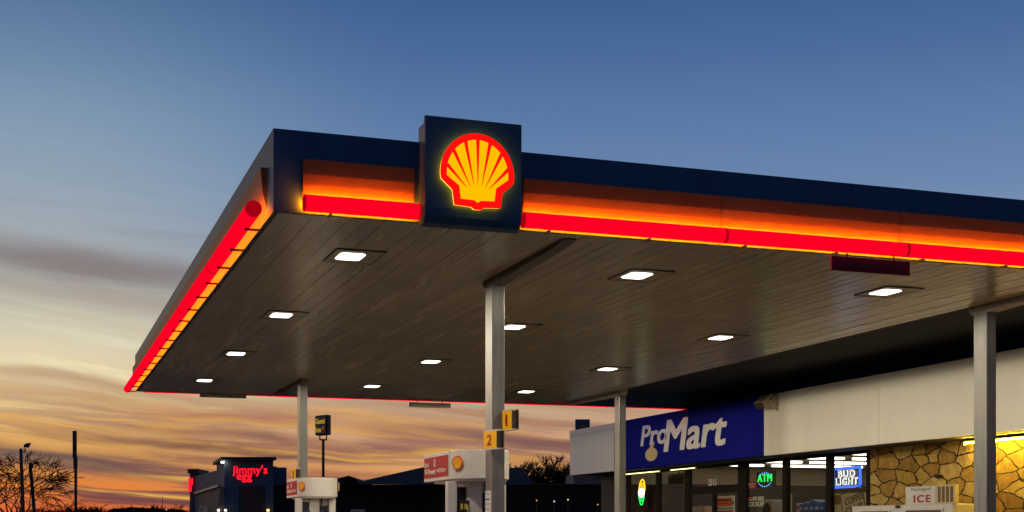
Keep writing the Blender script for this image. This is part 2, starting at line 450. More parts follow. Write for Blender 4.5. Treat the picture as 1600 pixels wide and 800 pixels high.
# lamp added in each fixture, its extra shallow lobe brightening the shop fascia
ld = bpy.data.lights.new("canopy_lamp", 'POINT'); ld.energy = 385; ld.color = (1, .88, .66); ld.shadow_soft_size = .12
ld.use_nodes = True
lt = ld.node_tree; le = lt.nodes['Emission']
lc = lt.nodes.new('ShaderNodeTexCoord'); lsx = lt.nodes.new('ShaderNodeSeparateXYZ'); lt.links.new(lc.outputs['Normal'], lsx.inputs[0])
lr = lt.nodes.new('ShaderNodeValToRGB'); lr.color_ramp.interpolation = 'LINEAR'
lm = lt.nodes.new('ShaderNodeMath'); lm.operation = 'MULTIPLY_ADD'; lm.inputs[1].default_value = .5; lm.inputs[2].default_value = .5
lt.links.new(lsx.outputs[2], lm.inputs[0]); lt.links.new(lm.outputs[0], lr.inputs[0])
ee = lr.color_ramp.elements
while len(ee) < 5: ee.new(.5)
for k_, (p_, v_) in zip(ee, ((0, 1), (.33, .34), (.41, .57), (.485, .42), (.499, 0))): k_.position = p_; k_.color = (v_, v_, v_, 1)
lt.links.new(lr.outputs[0], le.inputs['Strength'])
lo = bpy.data.objects.new("lamp", ld); COL.objects.link(lo); lo.parent = light0; lo.location = (0, 0, -.14)
rows = ["front row of canopy lights", "second row of canopy lights", "third row of canopy lights", "rearmost row of canopy lights"]
files = ["nearest the outer red tube edge", "in the middle file", "in the file nearest the store"]
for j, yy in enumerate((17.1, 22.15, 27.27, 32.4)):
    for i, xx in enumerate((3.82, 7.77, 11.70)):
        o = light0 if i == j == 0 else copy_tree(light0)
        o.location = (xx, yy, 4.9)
        o['label'] = "square white LED light, %s, %s" % (rows[j], files[i])

# ---------------------------------------------------------------- emblem sign on the front fascia
SX0, SX1, SZ0, SZ1, SYF = 4.125, 5.255, 4.825, 6.025, 14.70
es = thing("emblem_sign", (4.69, Y0, 5.45), "square navy sign with a glowing red and yellow scallop shell", "sign")
prof = [(Y0 + .0, SZ1 - .07), (Y0 + .0, SZ0 + .09), (Y0 - .06, SZ0 + .02), (SYF + .16, SZ0), (SYF + .07, SZ0 + .03), (SYF + .015, SZ0 + .10), (SYF, SZ0 + .19), (SYF, SZ1), (SYF + .06, SZ1), (SYF + .06, SZ1 - .07)]
mb = MB(); mb.prism([(SX0, a, z) for a, z in prof], (SX1 - SX0, 0, 0)); mb.build("cabinet", m_navysign, es, bevel=.006)
def scallop(cx, cz, u, k, edge=0.0):
    """outline of the shell, k scales around the centre; units of the sketch are 1/239 of the half width"""
    out = []
    # arc from lower right corner over the top to the lower left corner
    for i in range(41):
        t = R(-10) + (R(200)) * i / 40
        out.append((math.cos(t) * 239, 8 + math.sin(t) * (252 if math.sin(t) > 0 else 230)))
    out += [(-163, -97), (-150, -190), (-38, -196), (-24, -210), (24, -210), (38, -196), (150, -190), (163, -97)]
    return out
def shrink(poly, d):
    n = len(poly); res = []
    for i in range(n):
        p0, p1, p2 = Vector(poly[i - 1]), Vector(poly[i]), Vector(poly[(i + 1) % n])
        e1, e2 = (p1 - p0).normalized(), (p2 - p1).normalized()
        n1, n2 = Vector((-e1.y, e1.x)), Vector((-e2.y, e2.x))
        b = (n1 + n2); b = b / max(.3, b.length_squared / 2) if b.length > 1e-6 else n1
        res.append(tuple(p1 + b * d))
    return res
def emblem(parent, c, xd, yd, half, depth, mats, back=None):
    """scallop shell badge centred at c; xd right, yd up"""
    u = half / 239; xd, yd = Vector(xd), Vector(yd); zd = xd.cross(yd); c = Vector(c)
    P = lambda q, z: c + xd * (q[0] * u) + yd * (q[1] * u) + zd * z
    outer = scallop(0, 0, 1, 1)
    inner = shrink(outer, 40)
    # keep the inner outline plain along the base
    inner = inner[:41] + [(-119, -70), (-109, -150), (-22, -153), (0, -168), (22, -153), (109, -150), (119, -70)]
    mb = MB(); mb.prism([P(q, depth * .0) for q in shrink(outer, 3)], zd * depth * .62); e = mb.build("emblem_return", mats[2], parent)
    if back: mb = MB(); mb.prism([P(q, -.001) for q in shrink(outer, 10)], zd * -.004); mb.build("halo_light", back, e)
    mb = MB(); mb.prism([P(q, depth * .62) for q in outer], zd * depth * .2); mb.build("emblem_rim", mats[0], e)
    mb = MB(); mb.prism([P(q, depth * .82) for q in inner], zd * depth * .1); mb.build("emblem_face", mats[1], e)
    mb = MB()
    tops = [(-190, 45), (-150, 134), (-78, 196), (0, 218), (78, 196), (150, 134), (190, 45)]
    bots = [(-72, -78), (-49, -71), (-25, -62), (0, -54), (25, -62), (49, -71), (72, -78)]
    for t, b in zip(tops, bots):
        t, b = Vector(t), Vector(b); dr = (t - b).normalized(); s = Vector((-dr.y, dr.x))
        t = t + dr * 12
        mb.prism([P(q, depth * .92) for q in (t + s * 12, b + s * 1.2, b - s * 1.2, t - s * 12)], zd * depth * .06)
    mb.build("emblem_rib", mats[0], e)
    return e
emblem(es, (4.708, SYF - .034, 5.385), XP, ZP, .43, .052, (m_logored, m_logoyel, m_logoedge), m_halo)

# ---------------------------------------------------------------- hanging clearance bars
m_redbar = mat("clearance_bar_front", (.14, .014, .024), .7, spec=.05)
m_bartext = mat("clearance_bar_text", (.05, .012, .03), .5)
def clearance(x0, x1, y, z0, z1, m, label, txt=False):
    t = thing("clearance_bar", ((x0 + x1) / 2, y, z0), label, "hanging sign", "clearance bars under the canopy edges")
    mb = MB(); mb.box(x0, x1, y - .02, y + .02, z0, z1); b = mb.build("board", m, t, bevel=.004)
    for fx in (.2, .8):
        xx = x0 + (x1 - x0) * fx
        mb = MB(); mb.box(xx - .008, xx + .008, y - .006, y + .006, z1, z1 + .09); mb.build("hanger", m_black, t)
    if txt:
        lettering("lettering", "Clearance 14' 0\"", (x0 + .06, y - .0215, z0 + .05), XP, ZP, (x1 - x0) - .14, .085, m_bartext, b, bold=.01, depth=.004)
clearance(9.40, 10.54, 14.89, 4.675, 4.85, m_redbar, "long red clearance sign hanging below the front fascia", True)
clearance(4.06, 5.22, 35.42, 4.79, 4.885, m_signgrey, "grey clearance bar under the rear edge, nearer the canopy corner")
clearance(9.5, 10.64, 35.42, 4.70, 4.83, m_signgrey, "grey clearance bar under the rear edge beside the number signs")

# ---------------------------------------------------------------- pump number signs
m_yel = mat("number_sign_yellow", (.84, .44, .006), .5, var=.06, spec=.15)
m_endshade = mat("number_sign_end_shade", (.02, .012, .004), .5)  # shade put into the colour of the signs' rounded near end
m_numred = mat("number_red", (.36, .01, .012), .45)
m_silver = mat("number_sign_frame", (.55, .53, .48), .4)
def number_sign(digit, far, near, z0, z1, label):
    """a flag sign: flat yellow side with the number, rounded end towards the road"""
    far, near = Vector(far), Vector(near)
    t = thing("number_sign", (near.x, near.y, z0), label, "sign", "yellow pump number signs")
    d = (near - far).normalized(); n = Vector((d.y, -d.x, 0)); n = n if n.x < 0 else -n
    L_ = (near - far).length
    pts = [far - n * .075, far] + [far + d * (L_ - .10)]
    for a in range(1, 7):
        q = R(90) * a / 6
        pts.append(far + d * (L_ - .10 + .10 * math.sin(q)) - n * (.07 * (1 - math.cos(q))))
    pts.append(far + d * (L_ - .04) - n * .075)
    P = lambda z: [Vector((p.x, p.y, z)) for p in pts]
    mb = MB(); mb.prism(P(z0 + .015), (0, 0, z1 - z0 - .03)); b = mb.build("face", m_yel, t, smooth=False)
    cen = sum(pts, Vector()) / len(pts)
    big = [Vector((cen.x, cen.y, 0)) + (p - Vector((cen.x, cen.y, 0)) - Vector((0, 0, p.z))) * 1.02 for p in pts]
    mb = MB(); mb.prism([Vector((p.x, p.y, z0)) for p in big], (0, 0, .015)); mb.build("frame", m_silver, t)
    mb = MB(); mb.prism([Vector((p.x, p.y, z1 - .015)) for p in big], (0, 0, .015)); mb.build("frame", m_silver, t)
    q0 = far + d * (L_ - .085) + n * .003
    mb = MB(); mb.prism([Vector((p.x, p.y, z0 + .02)) for p in [far + d * (L_ - .075) - n * .02] + [p_ + n * .004 + d * .004 for p_ in pts[3:9]] + [far + d * (L_ - .03) - n * .06]], (0, 0, z1 - z0 - .04)); mb.build("end_shade", m_endshade, t)
    h = (z1 - z0) * .56
    w = h * (.85 if digit == "2" else .36)
    o = far + d * ((L_ - .1) * .52 - w * .62) + n * .001; o.z = z0 + (z1 - z0) * .22
    lettering("number", digit, o, d, ZP, w, h, m_numred, b, bold=.02, depth=.004)
number_sign("2", (5.86, 17.93, 0), (5.935, 17.50, 0), 2.535, 2.80, "yellow pump sign with a red 2 on the near column")
number_sign("1", (6.105, 17.86, 0), (6.16, 17.53, 0), 2.80, 3.08, "yellow pump sign with a red 1, higher on the near column")
number_sign("3", (5.68, 31.56, 0), (5.79, 31.36, 0), 2.58, 2.86, "small yellow number sign on the far column above the far dispenser")

# paper notices on the near column
m_paper = mat("paper_notice", (.70, .68, .66), .7)
m_ink = mat("dark_ink", (.05, .05, .06), .7)
nt_ = thing("paper_notice", (5.957, 18.02, 1.2), "white paper notice taped low on the near column", "notice")
mb = MB(); mb.box(5.953, 5.958, 17.90, 18.15, 1.15, 1.99); pn = mb.build("sheet", m_paper, nt_)
mb = MB()
for k in range(11):
    z = 1.95 - k * .07
    mb.box(5.9505, 5.953, 17.92 + rnd.uniform(0, .05), 18.13, z - .008 - (.012 if k % 3 == 1 else 0), z)
mb.build("print_lines", m_ink, pn)

# ---------------------------------------------------------------- fuel dispensers
m_disp = mat("dispenser_white", (.60, .585, .55), .45, var=.15)
m_dispred = mat("dispenser_red", (.40, .010, .018), .6, var=.06, spec=.15)
m_shellred = mat("badge_red", (.6, .03, .02), .4)
m_shellyel = mat("badge_yellow", (.85, .50, .02), .4)
m_screen = mat("dark_screen", (.012, .012, .014), .25)
m_decal = mat("yellow_decal", (.55, .45, .06), .5)
m_cream = mat("pale_decal", (.7, .68, .62), .5)
def dispenser(ox, oy, label, far_badge=True):
    t = thing("fuel_dispenser", (ox, oy, .15), label, "fuel pump", "fuel dispensers by the canopy columns")
    z0, z1 = 2.165, 2.575
    # topper: flat long sides, rounded ends
    yn, yf, hx = oy - .85, oy + .85, .425
    pts = []
    for i in range(17):
        a = math.pi + math.pi * i / 16
        ca, sa = math.cos(a), math.sin(a)
        pts.append((ox + hx * math.copysign(abs(ca) ** .93, ca), yn + .42 + .42 * math.copysign(abs(sa) ** .93, sa)))
    for i in range(17):
        a = math.pi * i / 16
        ca, sa = math.cos(a), math.sin(a)
        pts.append((ox + hx * math.copysign(abs(ca) ** .93, ca), yf - .42 + .42 * math.copysign(abs(sa) ** .93, sa)))
    mb = MB(); mb.prism([(a, b, z0) for a, b in pts], (0, 0, z1 - z0)); top = mb.build("topper", m_disp, t, bevel=.01)
    mb = MB(); mb.prism([(ox + (a - ox) * .94, oy + (b - oy) * .96, z0 - .03) for a, b in pts], (0, 0, .03)); mb.build("topper_base", m_cream, top)
    # red advert panel on the long side
    px0, py0, py1 = ox - hx - .012, oy - .40, oy + .90
    mb = MB(); mb.box(px0, ox - hx + .10, py0, py1, z0 + .0, z1 - .0); mb.build("panel_frame", m_disp, top, bevel=.006)
    mb = MB(); mb.box(px0 - .006, px0 - .002, py0 + .03, py1 - .02, z0 + .055, z1 - .055); rp = mb.build("red_panel", m_dispred, top)
    xx = px0 - .006
    lettering("lettering", "Shell", (xx, py1 - .07, z0 + .215), -YP, ZP, .22, .075, m_cream, rp, bold=.01, depth=.004)
    lettering("lettering", "V-Power", (xx, py1 - .07, z0 + .105), -YP, ZP, .60, .085, m_cream, rp, bold=.02, depth=.004)
    lettering("lettering", "NITRO+", (xx, py1 - .73, z0 + .115), -YP, ZP, .44, .06, m_cream, rp, bold=.015, depth=.004)
    mb = MB()
    for k in range(12):
        a0, a1 = 2 * math.pi * k / 12, 2 * math.pi * (k + 1) / 12
        q = lambda a, r: (xx, py1 - .60 - math.cos(a) * .045 * r, z0 + .265 + math.sin(a) * .062 * r)
        mb.prism([q(a0, 1), q(a1, 1), q(a1, .6), q(a0, .6)], (-.004, 0, 0))
    mb.build("ring_mark", m_cream, rp)
    # shell badges where the rounded end begins
    ang = R(33)
    bd = Vector((-math.cos(ang), -math.sin(ang), 0))
    emblem(top, Vector((ox, yn + .42, z0 + .215)) + Vector((bd.x * .462, bd.y * .43, 0)) + bd * .0, Vector((-bd.y, bd.x, 0)) * 1.0, ZP, .10, .012, (m_shellred, m_shellyel, m_shellyel))
    if far_badge:
        bd2 = Vector((math.cos(R(5)), -math.sin(R(5)), 0))
        emblem(top, Vector((ox + .45, yn + .36, z0 + .215)), Vector((-bd2.y, bd2.x, 0)), ZP, .10, .012, (m_shellred, m_shellyel, m_shellyel))
    # cabinet
    mb = MB(); mb.box(ox - .19, ox + .33, oy - .38, oy + .55, .15, z0 - .03); body = mb.build("cabinet", m_disp, t, bevel=.02)
    for (a, b) in ((-.49, -.345), (-.19, .03), (.235, .385)):
        mb = MB(); mb.box(ox + a, ox + b, oy - .52, oy - .385, .15, z0 - .03); mb.build("pillar", m_disp, t, bevel=.02)
    mb = MB(); mb.box(ox - .345, ox - .192, oy - .43, oy - .385, .4, 2.06); mb.build("display_recess", m_screen, t)
    mb = MB(); mb.box(ox + .06, ox + .225, oy - .40, oy - .383, 1.5, 1.98); mb.build("display_recess", m_screen, t)
    mb = MB(); mb.obox((ox - .335, oy - .55, 1.25), (.14, 0, 0), (0, .05, .0), (.02, .02, .62)); cr = mb.build("card_reader", m_black, t, bevel=.006)
    mb = MB(); mb.box(ox - .31, ox - .275, oy - .553, oy - .549, 1.74, 1.82); mb.box(ox - .25, ox - .21, oy - .551, oy - .547, 1.74, 1.82); mb.build("yellow_icon", m_decal, cr)
    mb = MB(); mb.box(ox - .212, ox - .195, oy - .555, oy - .525, 1.2, 1.80); mb.build("yellow_strip", m_decal, cr)
    mb = MB(); mb.path([(ox + .075, oy - .50, z0 - .03), (ox + .075, oy - .55, 1.75), (ox + .09, oy - .56, 1.35), (ox + .14, oy - .6, .8), (ox + .18, oy - .5, 1.0)], .018, 10)
    mb.tube((ox + .075, oy - .545, 1.86), (ox + .078, oy - .552, 1.76), .028); mb.build("hose", m_rubber, t)
    mb = MB(); mb.box(ox - .28, ox - .19, oy + .0, oy + .12, .9, 1.22); mb.build("nozzle", m_black, t, bevel=.015)
    mb = MB(); mb.box(ox - .197, ox - .191, oy - .2, oy + .4, 1.45, 1.85); mb.build("screen", m_screen, body)
    return t
dispenser(6.06, 19.20, "white fuel dispenser behind the near column with red advert panel facing the forecourt", False)
dispenser(5.93, 30.22, "white fuel dispenser in front of the far column below the roadside motel sign")

# ---------------------------------------------------------------- store
m_stone = bpy.data.materials.new("flagstone_wall"); m_stone.use_nodes = True
def stone_nodes():
    t = m_stone.node_tree; b = t.nodes['Principled BSDF']; nn_, ll = t.nodes, t.links
    b.inputs['Roughness'].default_value = .8
    tc = nn_.new('ShaderNodeTexCoord'); sp = nn_.new('ShaderNodeSeparateXYZ'); ll.new(tc.outputs['Object'], sp.inputs[0])
    cb = nn_.new('ShaderNodeCombineXYZ')
    def mm(op, a, v):
        n = nn_.new('ShaderNodeMath'); n.operation = op; ll.new(a, n.inputs[0]); n.inputs[1].default_value = v; return n.outputs[0]
    ll.new(mm('MULTIPLY', sp.outputs[1], 1.8), cb.inputs[0]); ll.new(mm('MULTIPLY', sp.outputs[2], 3.5), cb.inputs[1])
    wn = nn_.new('ShaderNodeTexNoise'); wn.inputs['Scale'].default_value = 2.2; wn.inputs['Detail'].default_value = 3; ll.new(cb.outputs[0], wn.inputs['Vector'])
    sc = nn_.new('ShaderNodeVectorMath'); sc.operation = 'SCALE'; sc.inputs['Scale'].default_value = .42; ll.new(wn.outputs[1], sc.inputs[0])
    ad = nn_.new('ShaderNodeVectorMath'); ad.operation = 'ADD'; ll.new(cb.outputs[0], ad.inputs[0]); ll.new(sc.outputs[0], ad.inputs[1])
    v1 = nn_.new('ShaderNodeTexVoronoi'); v1.voronoi_dimensions = '2D'; v1.feature = 'DISTANCE_TO_EDGE'; v1.inputs['Scale'].default_value = 1; v1.inputs['Randomness'].default_value = 1
    v2 = nn_.new('ShaderNodeTexVoronoi'); v2.voronoi_dimensions = '2D'; v2.inputs['Scale'].default_value = 1; v2.inputs['Randomness'].default_value = 1
    ll.new(ad.outputs[0], v1.inputs['Vector']); ll.new(ad.outputs[0], v2.inputs['Vector'])
    sx = nn_.new('ShaderNodeSeparateXYZ'); ll.new(v2.outputs['Color'], sx.inputs[0])
    cr = nn_.new('ShaderNodeValToRGB'); e = cr.color_ramp.elements
    while len(e) < 5: e.new(.5)
    for k, (p, c) in zip(e, ((0, (.38, .20, .03)), (.25, (.62, .40, .07)), (.5, (.82, .60, .19)), (.75, (.58, .35, .06)), (1, (.40, .19, .03)))):
        k.position = p; k.color = c + (1,)
    ll.new(sx.outputs[0], cr.inputs[0])
    n2 = nn_.new('ShaderNodeTexNoise'); n2.inputs['Scale'].default_value = 5; n2.inputs['Detail'].default_value = 8; n2.inputs['Roughness'].default_value = .65; ll.new(tc.outputs['Object'], n2.inputs['Vector'])
    mx = nn_.new('ShaderNodeMix'); mx.data_type = 'RGBA'; mx.blend_type = 'MULTIPLY'; mx.inputs[0].default_value = .75
    r2 = nn_.new('ShaderNodeValToRGB'); r2.color_ramp.elements[0].position = .35; r2.color_ramp.elements[0].color = (.55, .48, .38, 1); r2.color_ramp.elements[1].position = .65
    ll.new(n2.outputs[0], r2.inputs[0]); ll.new(cr.outputs[0], mx.inputs[6]); ll.new(r2.outputs[0], mx.inputs[7])
    mr = nn_.new('ShaderNodeMapRange'); mr.interpolation_type = 'SMOOTHSTEP'; mr.inputs['From Min'].default_value = .026; mr.inputs['From Max'].default_value = .056
    nj = nn_.new('ShaderNodeMath'); nj.operation = 'MULTIPLY_ADD'; ll.new(n2.outputs[0], nj.inputs[0]); nj.inputs[1].default_value = -.07; nb_ = nn_.new('ShaderNodeMath'); nb_.operation = 'ADD'; nb_.inputs[1].default_value = .035; ll.new(v1.outputs[0], nb_.inputs[0]); ll.new(nb_.outputs[0], nj.inputs[2]); ll.new(nj.outputs[0], mr.inputs['Value'])
    m2 = nn_.new('ShaderNodeMix'); m2.data_type = 'RGBA'; ll.new(mr.outputs[0], m2.inputs[0]); m2.inputs[6].default_value = (.035, .022, .012, 1); ll.new(mx.outputs[2], m2.inputs[7])
    ll.new(m2.outputs[2], b.inputs['Base Color'])
    ht = nn_.new('ShaderNodeMath'); ht.operation = 'MULTIPLY_ADD'; ll.new(n2.outputs[0], ht.inputs[0]); ht.inputs[1].default_value = 1.5; ll.new(mr.outputs[0], ht.inputs[2])
    bp = nn_.new('ShaderNodeBump'); bp.inputs['Strength'].default_value = .9; bp.inputs['Distance'].default_value = .12
    ll.new(ht.outputs[0], bp.inputs['Height']); ll.new(bp.outputs[0], b.inputs['Normal'])
stone_nodes()

m_glass = bpy.data.materials.new("shop_glass"); m_glass.use_nodes = True
t_ = m_glass.node_tree
for n in list(t_.nodes): t_.nodes.remove(n)
g1 = t_.nodes.new('ShaderNodeBsdfTransparent'); g1.inputs[0].default_value = (.80, .80, .78, 1)
g2 = t_.nodes.new('ShaderNodeBsdfGlossy'); g2.inputs['Roughness'].default_value = .02; g2.inputs[0].default_value = (.9, .9, .9, 1)
fr = t_.nodes.new('ShaderNodeFresnel'); fr.inputs[0].default_value = 1.5
gx = t_.nodes.new('ShaderNodeMixShader'); go = t_.nodes.new('ShaderNodeOutputMaterial')
fm = t_.nodes.new('ShaderNodeMath'); fm.operation = 'MULTIPLY'; fm.inputs[1].default_value = .13; t_.links.new(fr.outputs[0], fm.inputs[0]); t_.links.new(fm.outputs[0], gx.inputs[0]); t_.links.new(g1.outputs[0], gx.inputs[1]); t_.links.new(g2.outputs[0], gx.inputs[2]); t_.links.new(gx.outputs[0], go.inputs[0])

FX, WX, FZ0, FZ1 = 17.60, 18.55, 3.33, 4.85
YE0, YE1 = 13.0, 44.3
store = thing("convenience_store", (24, 29, 0), "single storey shop with pale fascia, blue sign and flagstone wall", "store")
m_inwall = mat("interior_wall_beige", (.42, .34, .25), .7)
m_indark = mat("interior_dark", (.03, .026, .022), .7)
m_inceil = mat("interior_ceiling", (.42, .37, .30), .7)
m_infloor = mat("interior_floor", (.22, .19, .16), .5)
m_tube = glow("shop_fluorescent", (1, .92, .74), 6.0)
m_warm = glow("soffit_tube", (1, .80, .32), 3.6)
# fascia panels with thin seams
cuts = [YE0, 16.0, 19.0, 21.97]
for xf, a, b in [(FX - .03, p, q) for p, q in zip(cuts, cuts[1:])] + [(FX, 21.97, 25.96), (FX, 25.96, 30.99), (FX, 40.42, YE1 + .006)]:
    mb = MB(); mb.box(xf, FX + .12, a + .006, b - .006, FZ0, FZ1); mb.build("fascia_panel", m_fascia, store)
for xf, a, b in ((FX - .012, 21.98, 30.98), (FX - .045, YE0, 21.96), (FX - .012, 40.43, YE1 + .01)):
    mb = MB(); mb.box(xf, FX + .10, a, b, FZ1 - .19, FZ1 + .01); mb.build("coping", m_fascia, store, bevel=.006)
mb = MB(); mb.box(FX + .13, FX + .2, YE0, YE1, FZ0 + .05, FZ1 - .05); mb.build("fascia_backing", m_dark, store)
mb = MB(); mb.box(FX + .12, 30, YE1 - .01, YE1 + .12, FZ0, FZ1); mb.build("end_fascia", m_fascia, store)
mb = MB(); mb.box(FX + .2, WX + .1, YE0, YE1, FZ0 + .0, FZ0 + .08); mb.build("soffit", m_soffit, store)
mb = MB(); mb.box(FX + .2, 30.5, YE0, YE1 - .02, 4.4, 4.6); mb.build("roof", m_darkroof, store)
# walls
mb = MB(); mb.box(WX, WX + .25, YE0, 27.71, .14, FZ0 - .002); mb.build("stone_wall", m_stone, store)
mb = MB(); mb.box(WX, WX + .2, 41.72, 43.8, .14, FZ0 - .002); mb.box(WX + .3, 30.4, 43.6, 43.8, 0, 4.35); mb.box(30.4, 30.6, YE0, 43.8, 0, 4.35); mb.box(WX + .3, 30.4, YE0, YE0 + .2, 0, 4.35)
mb.build("wall", m_indark, store)
mb = MB(); mb.box(WX + .26, 30.38, 43.50, 43.59, 3.02, 3.61); mb.box(30.30, 30.39, YE0 + .3, 43.49, 2.9, 3.61); mb.build("interior_wall", m_inwall, store)
mb = MB(); mb.box(WX + .26, 30.38, YE0 + .3, 43.49, 3.62, 3.70); mb.build("interior_ceiling", m_inceil, store)
mb = MB(); mb.box(WX + .26, 30.38, YE0 + .3, 43.49, .0, .14); mb.build("interior_floor", m_infloor, store)
mb = MB(); mb.box(WX + .12, WX + .25, 27.72, 41.7, FZ0 + .1, 3.61); mb.build("header_wall", m_indark, store)
mb = MB(); mb.box(20.2, 30.0, 42.4, 43.45, .15, 3.0); mb.box(28.8, 30.2, 16, 42.3, .15, 2.6); mb.build("wall_shelving", m_indark, store)
mb = MB()
for yy in (28.6, 31.0, 33.4, 35.8, 38.2, 40.6):
    for xa in (19.6, 23.4, 27.2):
        mb2 = MB(); mb2.box(xa, xa + (3.4 if xa < 27 else 2.8), yy - .11, yy + .11, 3.555, 3.615); mb2.build("ceiling_fluorescent", m_tube, store)
# glazing: frames, panes, door
edges = [41.70, 39.32, 37.25, 33.88, 31.60, 29.52, 27.72]
wid = [.16, .20, .26, .46, .22, .22, .16]
fr_ = MB()
for yy, w in zip(edges, wid):
    a, b = yy - w / 2, yy + w / 2
    if yy == edges[0]: a, b = yy - w, yy
    if yy == edges[-1]: a, b = yy, yy + w
    fr_.box(WX, WX + .12, a, b, .14, FZ0 - .003)
for (a, b), ww in zip(zip(edges, edges[1:]), range(6)):
    a2, b2 = a - .12, b + .12
    fr_.box(WX + .01, WX + .11, b2, a2, FZ0 - .08, FZ0 - .004)
    fr_.box(WX + .01, WX + .11, b2, a2, .14, .45 if ww != 2 else .2)
fr_.box(WX + .01, WX + .11, 34.1, 37.1, 2.50, 2.72)     # door header
fr_.box(WX + .02, WX + .10, 35.52, 35.68, .2, 2.5)
fo = fr_.build("window_frame", m_bronze, store)
for (a, b) in zip(edges, edges[1:]):
    mb = MB(); mb.add([(WX + .05, a - .06, .2), (WX + .05, b + .06, .2), (WX + .05, b + .06, FZ0 - .02), (WX + .05, a - .06, FZ0 - .02)], [(0, 1, 2, 3)]); mb.build("window_pane", m_glass, store)
lettering("house_number", "2515", on_x(1107, 759, WX - .004), -YP, ZP, .50, .19, m_letter, fo, bold=.005, depth=.006)

# blue name sign
bs = thing("name_sign", (FX, 35.7, FZ0), "dark blue shop name sign with white italic letters and a gold flame drop", "sign")
mb = MB(); mb.box(FX - .04, FX + .12, 31.0, 40.41, FZ0 + .0, FZ1 + .015); sb = mb.build("board", m_storeblue, bs, bevel=.008)
fxx = FX - .042
a, b = on_x(1001, 698, fxx), on_x(1043, 664, fxx)
lettering("lettering", "Pro", (fxx, a.y, a.z), -YP, ZP, a.y - b.y, 0.62, m_letter, sb, bold=.022, shear=.18, depth=.008)
a, b = on_x(1037, 706, fxx), on_x(1136, 649, fxx)
lettering("lettering", "Mart", (fxx, a.y, a.z - .02), -YP, ZP, a.y - b.y, .93, m_letter, sb, bold=.024, shear=.18, depth=.008)
def flame(cx, cz, r):
    pts = []
    for i in range(25):
        a = R(75) - R(330) * i / 24
        pts.append((math.cos(a) * r, math.sin(a) * r))
    pts += [(-.30 * r, 1.05 * r), (.10 * r, 1.45 * r), (.42 * r, 2.0 * r), (.52 * r, 1.45 * r)]
    return pts
fc = on_x(1018, 710, fxx)
mb = MB(); mb.prism([(fxx - .001, fc.y - u_ * 2.1, fc.z + v_) for u_, v_ in flame(0, 0, .20)], (-.012, 0, 0)); mb.build("flame_drop", m_flame, sb)

# security floodlight on the fascia
m_beige = mat("floodlight_beige", (.42, .34, .22), .5)
m_lens = mat("floodlight_lens_brown", (.09, .06, .03), .3)
fl = thing("floodlight", (FX, 30.55, 4.65), "beige floodlight box on the pale fascia at the blue sign's end", "floodlight")
c = Vector((FX - .02, 30.52, 4.62))
mb = MB(); mb.prism([c + Vector(q) for q in ((-.04, -.20, .20), (-.16, -.20, .22), (-.40, -.20, .02), (-.30, -.20, -.15), (-.06, -.20, .02))], (0, .46, 0)); mb.build("housing", m_beige, fl, bevel=.015)
mb = MB(); mb.prism([c + Vector(q) for q in ((-.385, -.17, .0), (-.305, -.17, -.135), (-.32, -.17, -.146), (-.402, -.17, -.005))], (0, .40, 0)); mb.build("lens", m_lens, fl)
mb = MB(); mb.prism([c + Vector(q) for q in ((-.02, -.27, .20), (-.22, -.27, .04), (-.20, -.27, -.12), (-.02, -.27, -.20))], (0, .05, 0)); mb.tube(c + Vector((0, -.1, .12)), c + Vector((-.1, -.1, .12)), .06); mb.build("bracket", m_beige, fl)
mb = MB(); mb.box(FX - .02, FX - .001, 30.3, 30.72, 4.42, 4.85); mb.build("back_plate", m_fascia, fl)

# soffit tubes
def soffit_tube(y0, y1, x, label, tip=None, m=m_warm):
    t = thing("soffit_tube_light", (x, (y0 + y1) / 2, 3.2), label, "tube light", "tube lights below the shop soffit")
    mb = MB(); mb.tube((x, y0, 3.245), (x, y1, 3.245), .012); mb.build("tube", m, t)
    mb = MB(); mb.box(x - .05, x + .05, y0 - .03, y1 + .03, 3.275, 3.325); mb.build("housing", m_bronze, t)
    mb = MB(); mb.box(x - .02, x + .02, y0 - .05, y0 - .02, 3.2, 3.30); mb.box(x - .02, x + .02, y1 + .02, y1 + .05, 3.2, 3.30); mb.build("end_cap", m_silver, t)
soffit_tube(20.4, 23.9, WX - .26, "warm tube light above the flagstone wall", m=glow("soffit_tube_bright", (1, .68, .05), 230))
soffit_tube(38.4, 41.0, WX - .35, "warm tube light above the window with the corn sign")
soffit_tube(36.0, 37.6, WX - .35, "warm tube light above the shop door")

# neon signs
m_ny = glow("neon_yellow", (1, .55, .02), 2.2); m_nw = glow("neon_white", (1, 1, 1), 2.5); m_ng = glow("neon_green", (.02, 1, .12), 1.5); m_nb = glow("neon_blue", (.05, .16, 1), 1.8)
nx = WX + .16
def npt(px, py): return on_x(px, py, nx)
def npath(mb, pts, r=.02):
    P = [npt(*p) for p in pts]
    for a, b in zip(P, P[1:]): mb.tube(a, b, r, n=8)
    return mb
cn = thing("neon_corn_sign", npt(1003, 789), "neon sign of a yellow corn cob with green husk in the window", "neon sign")
mb = MB(); npath(mb, [(998.5, 767), (999, 760), (1001, 752), (1003.8, 749), (1006.3, 752), (1007.6, 760), (1007.6, 767)])
for xx in (1001.8, 1004.8): npath(mb, [(xx, 767), (xx + .2, 754)], .014)
for yy in (755, 759, 763): npath(mb, [(999.6, yy + .2), (1007.2, yy)], .012)
mb.build("cob", m_ny, cn)
mb = MB(); c0 = npt(1002.8, 770)
ring = [(math.cos(2 * math.pi * i / 20) * .22, math.sin(2 * math.pi * i / 20) * .155) for i in range(20)]
mb.prism([c0 + Vector((0, -a, b)) for a, b in ring], (-.03, 0, 0)); mb.build("white_glow", m_nw, cn)
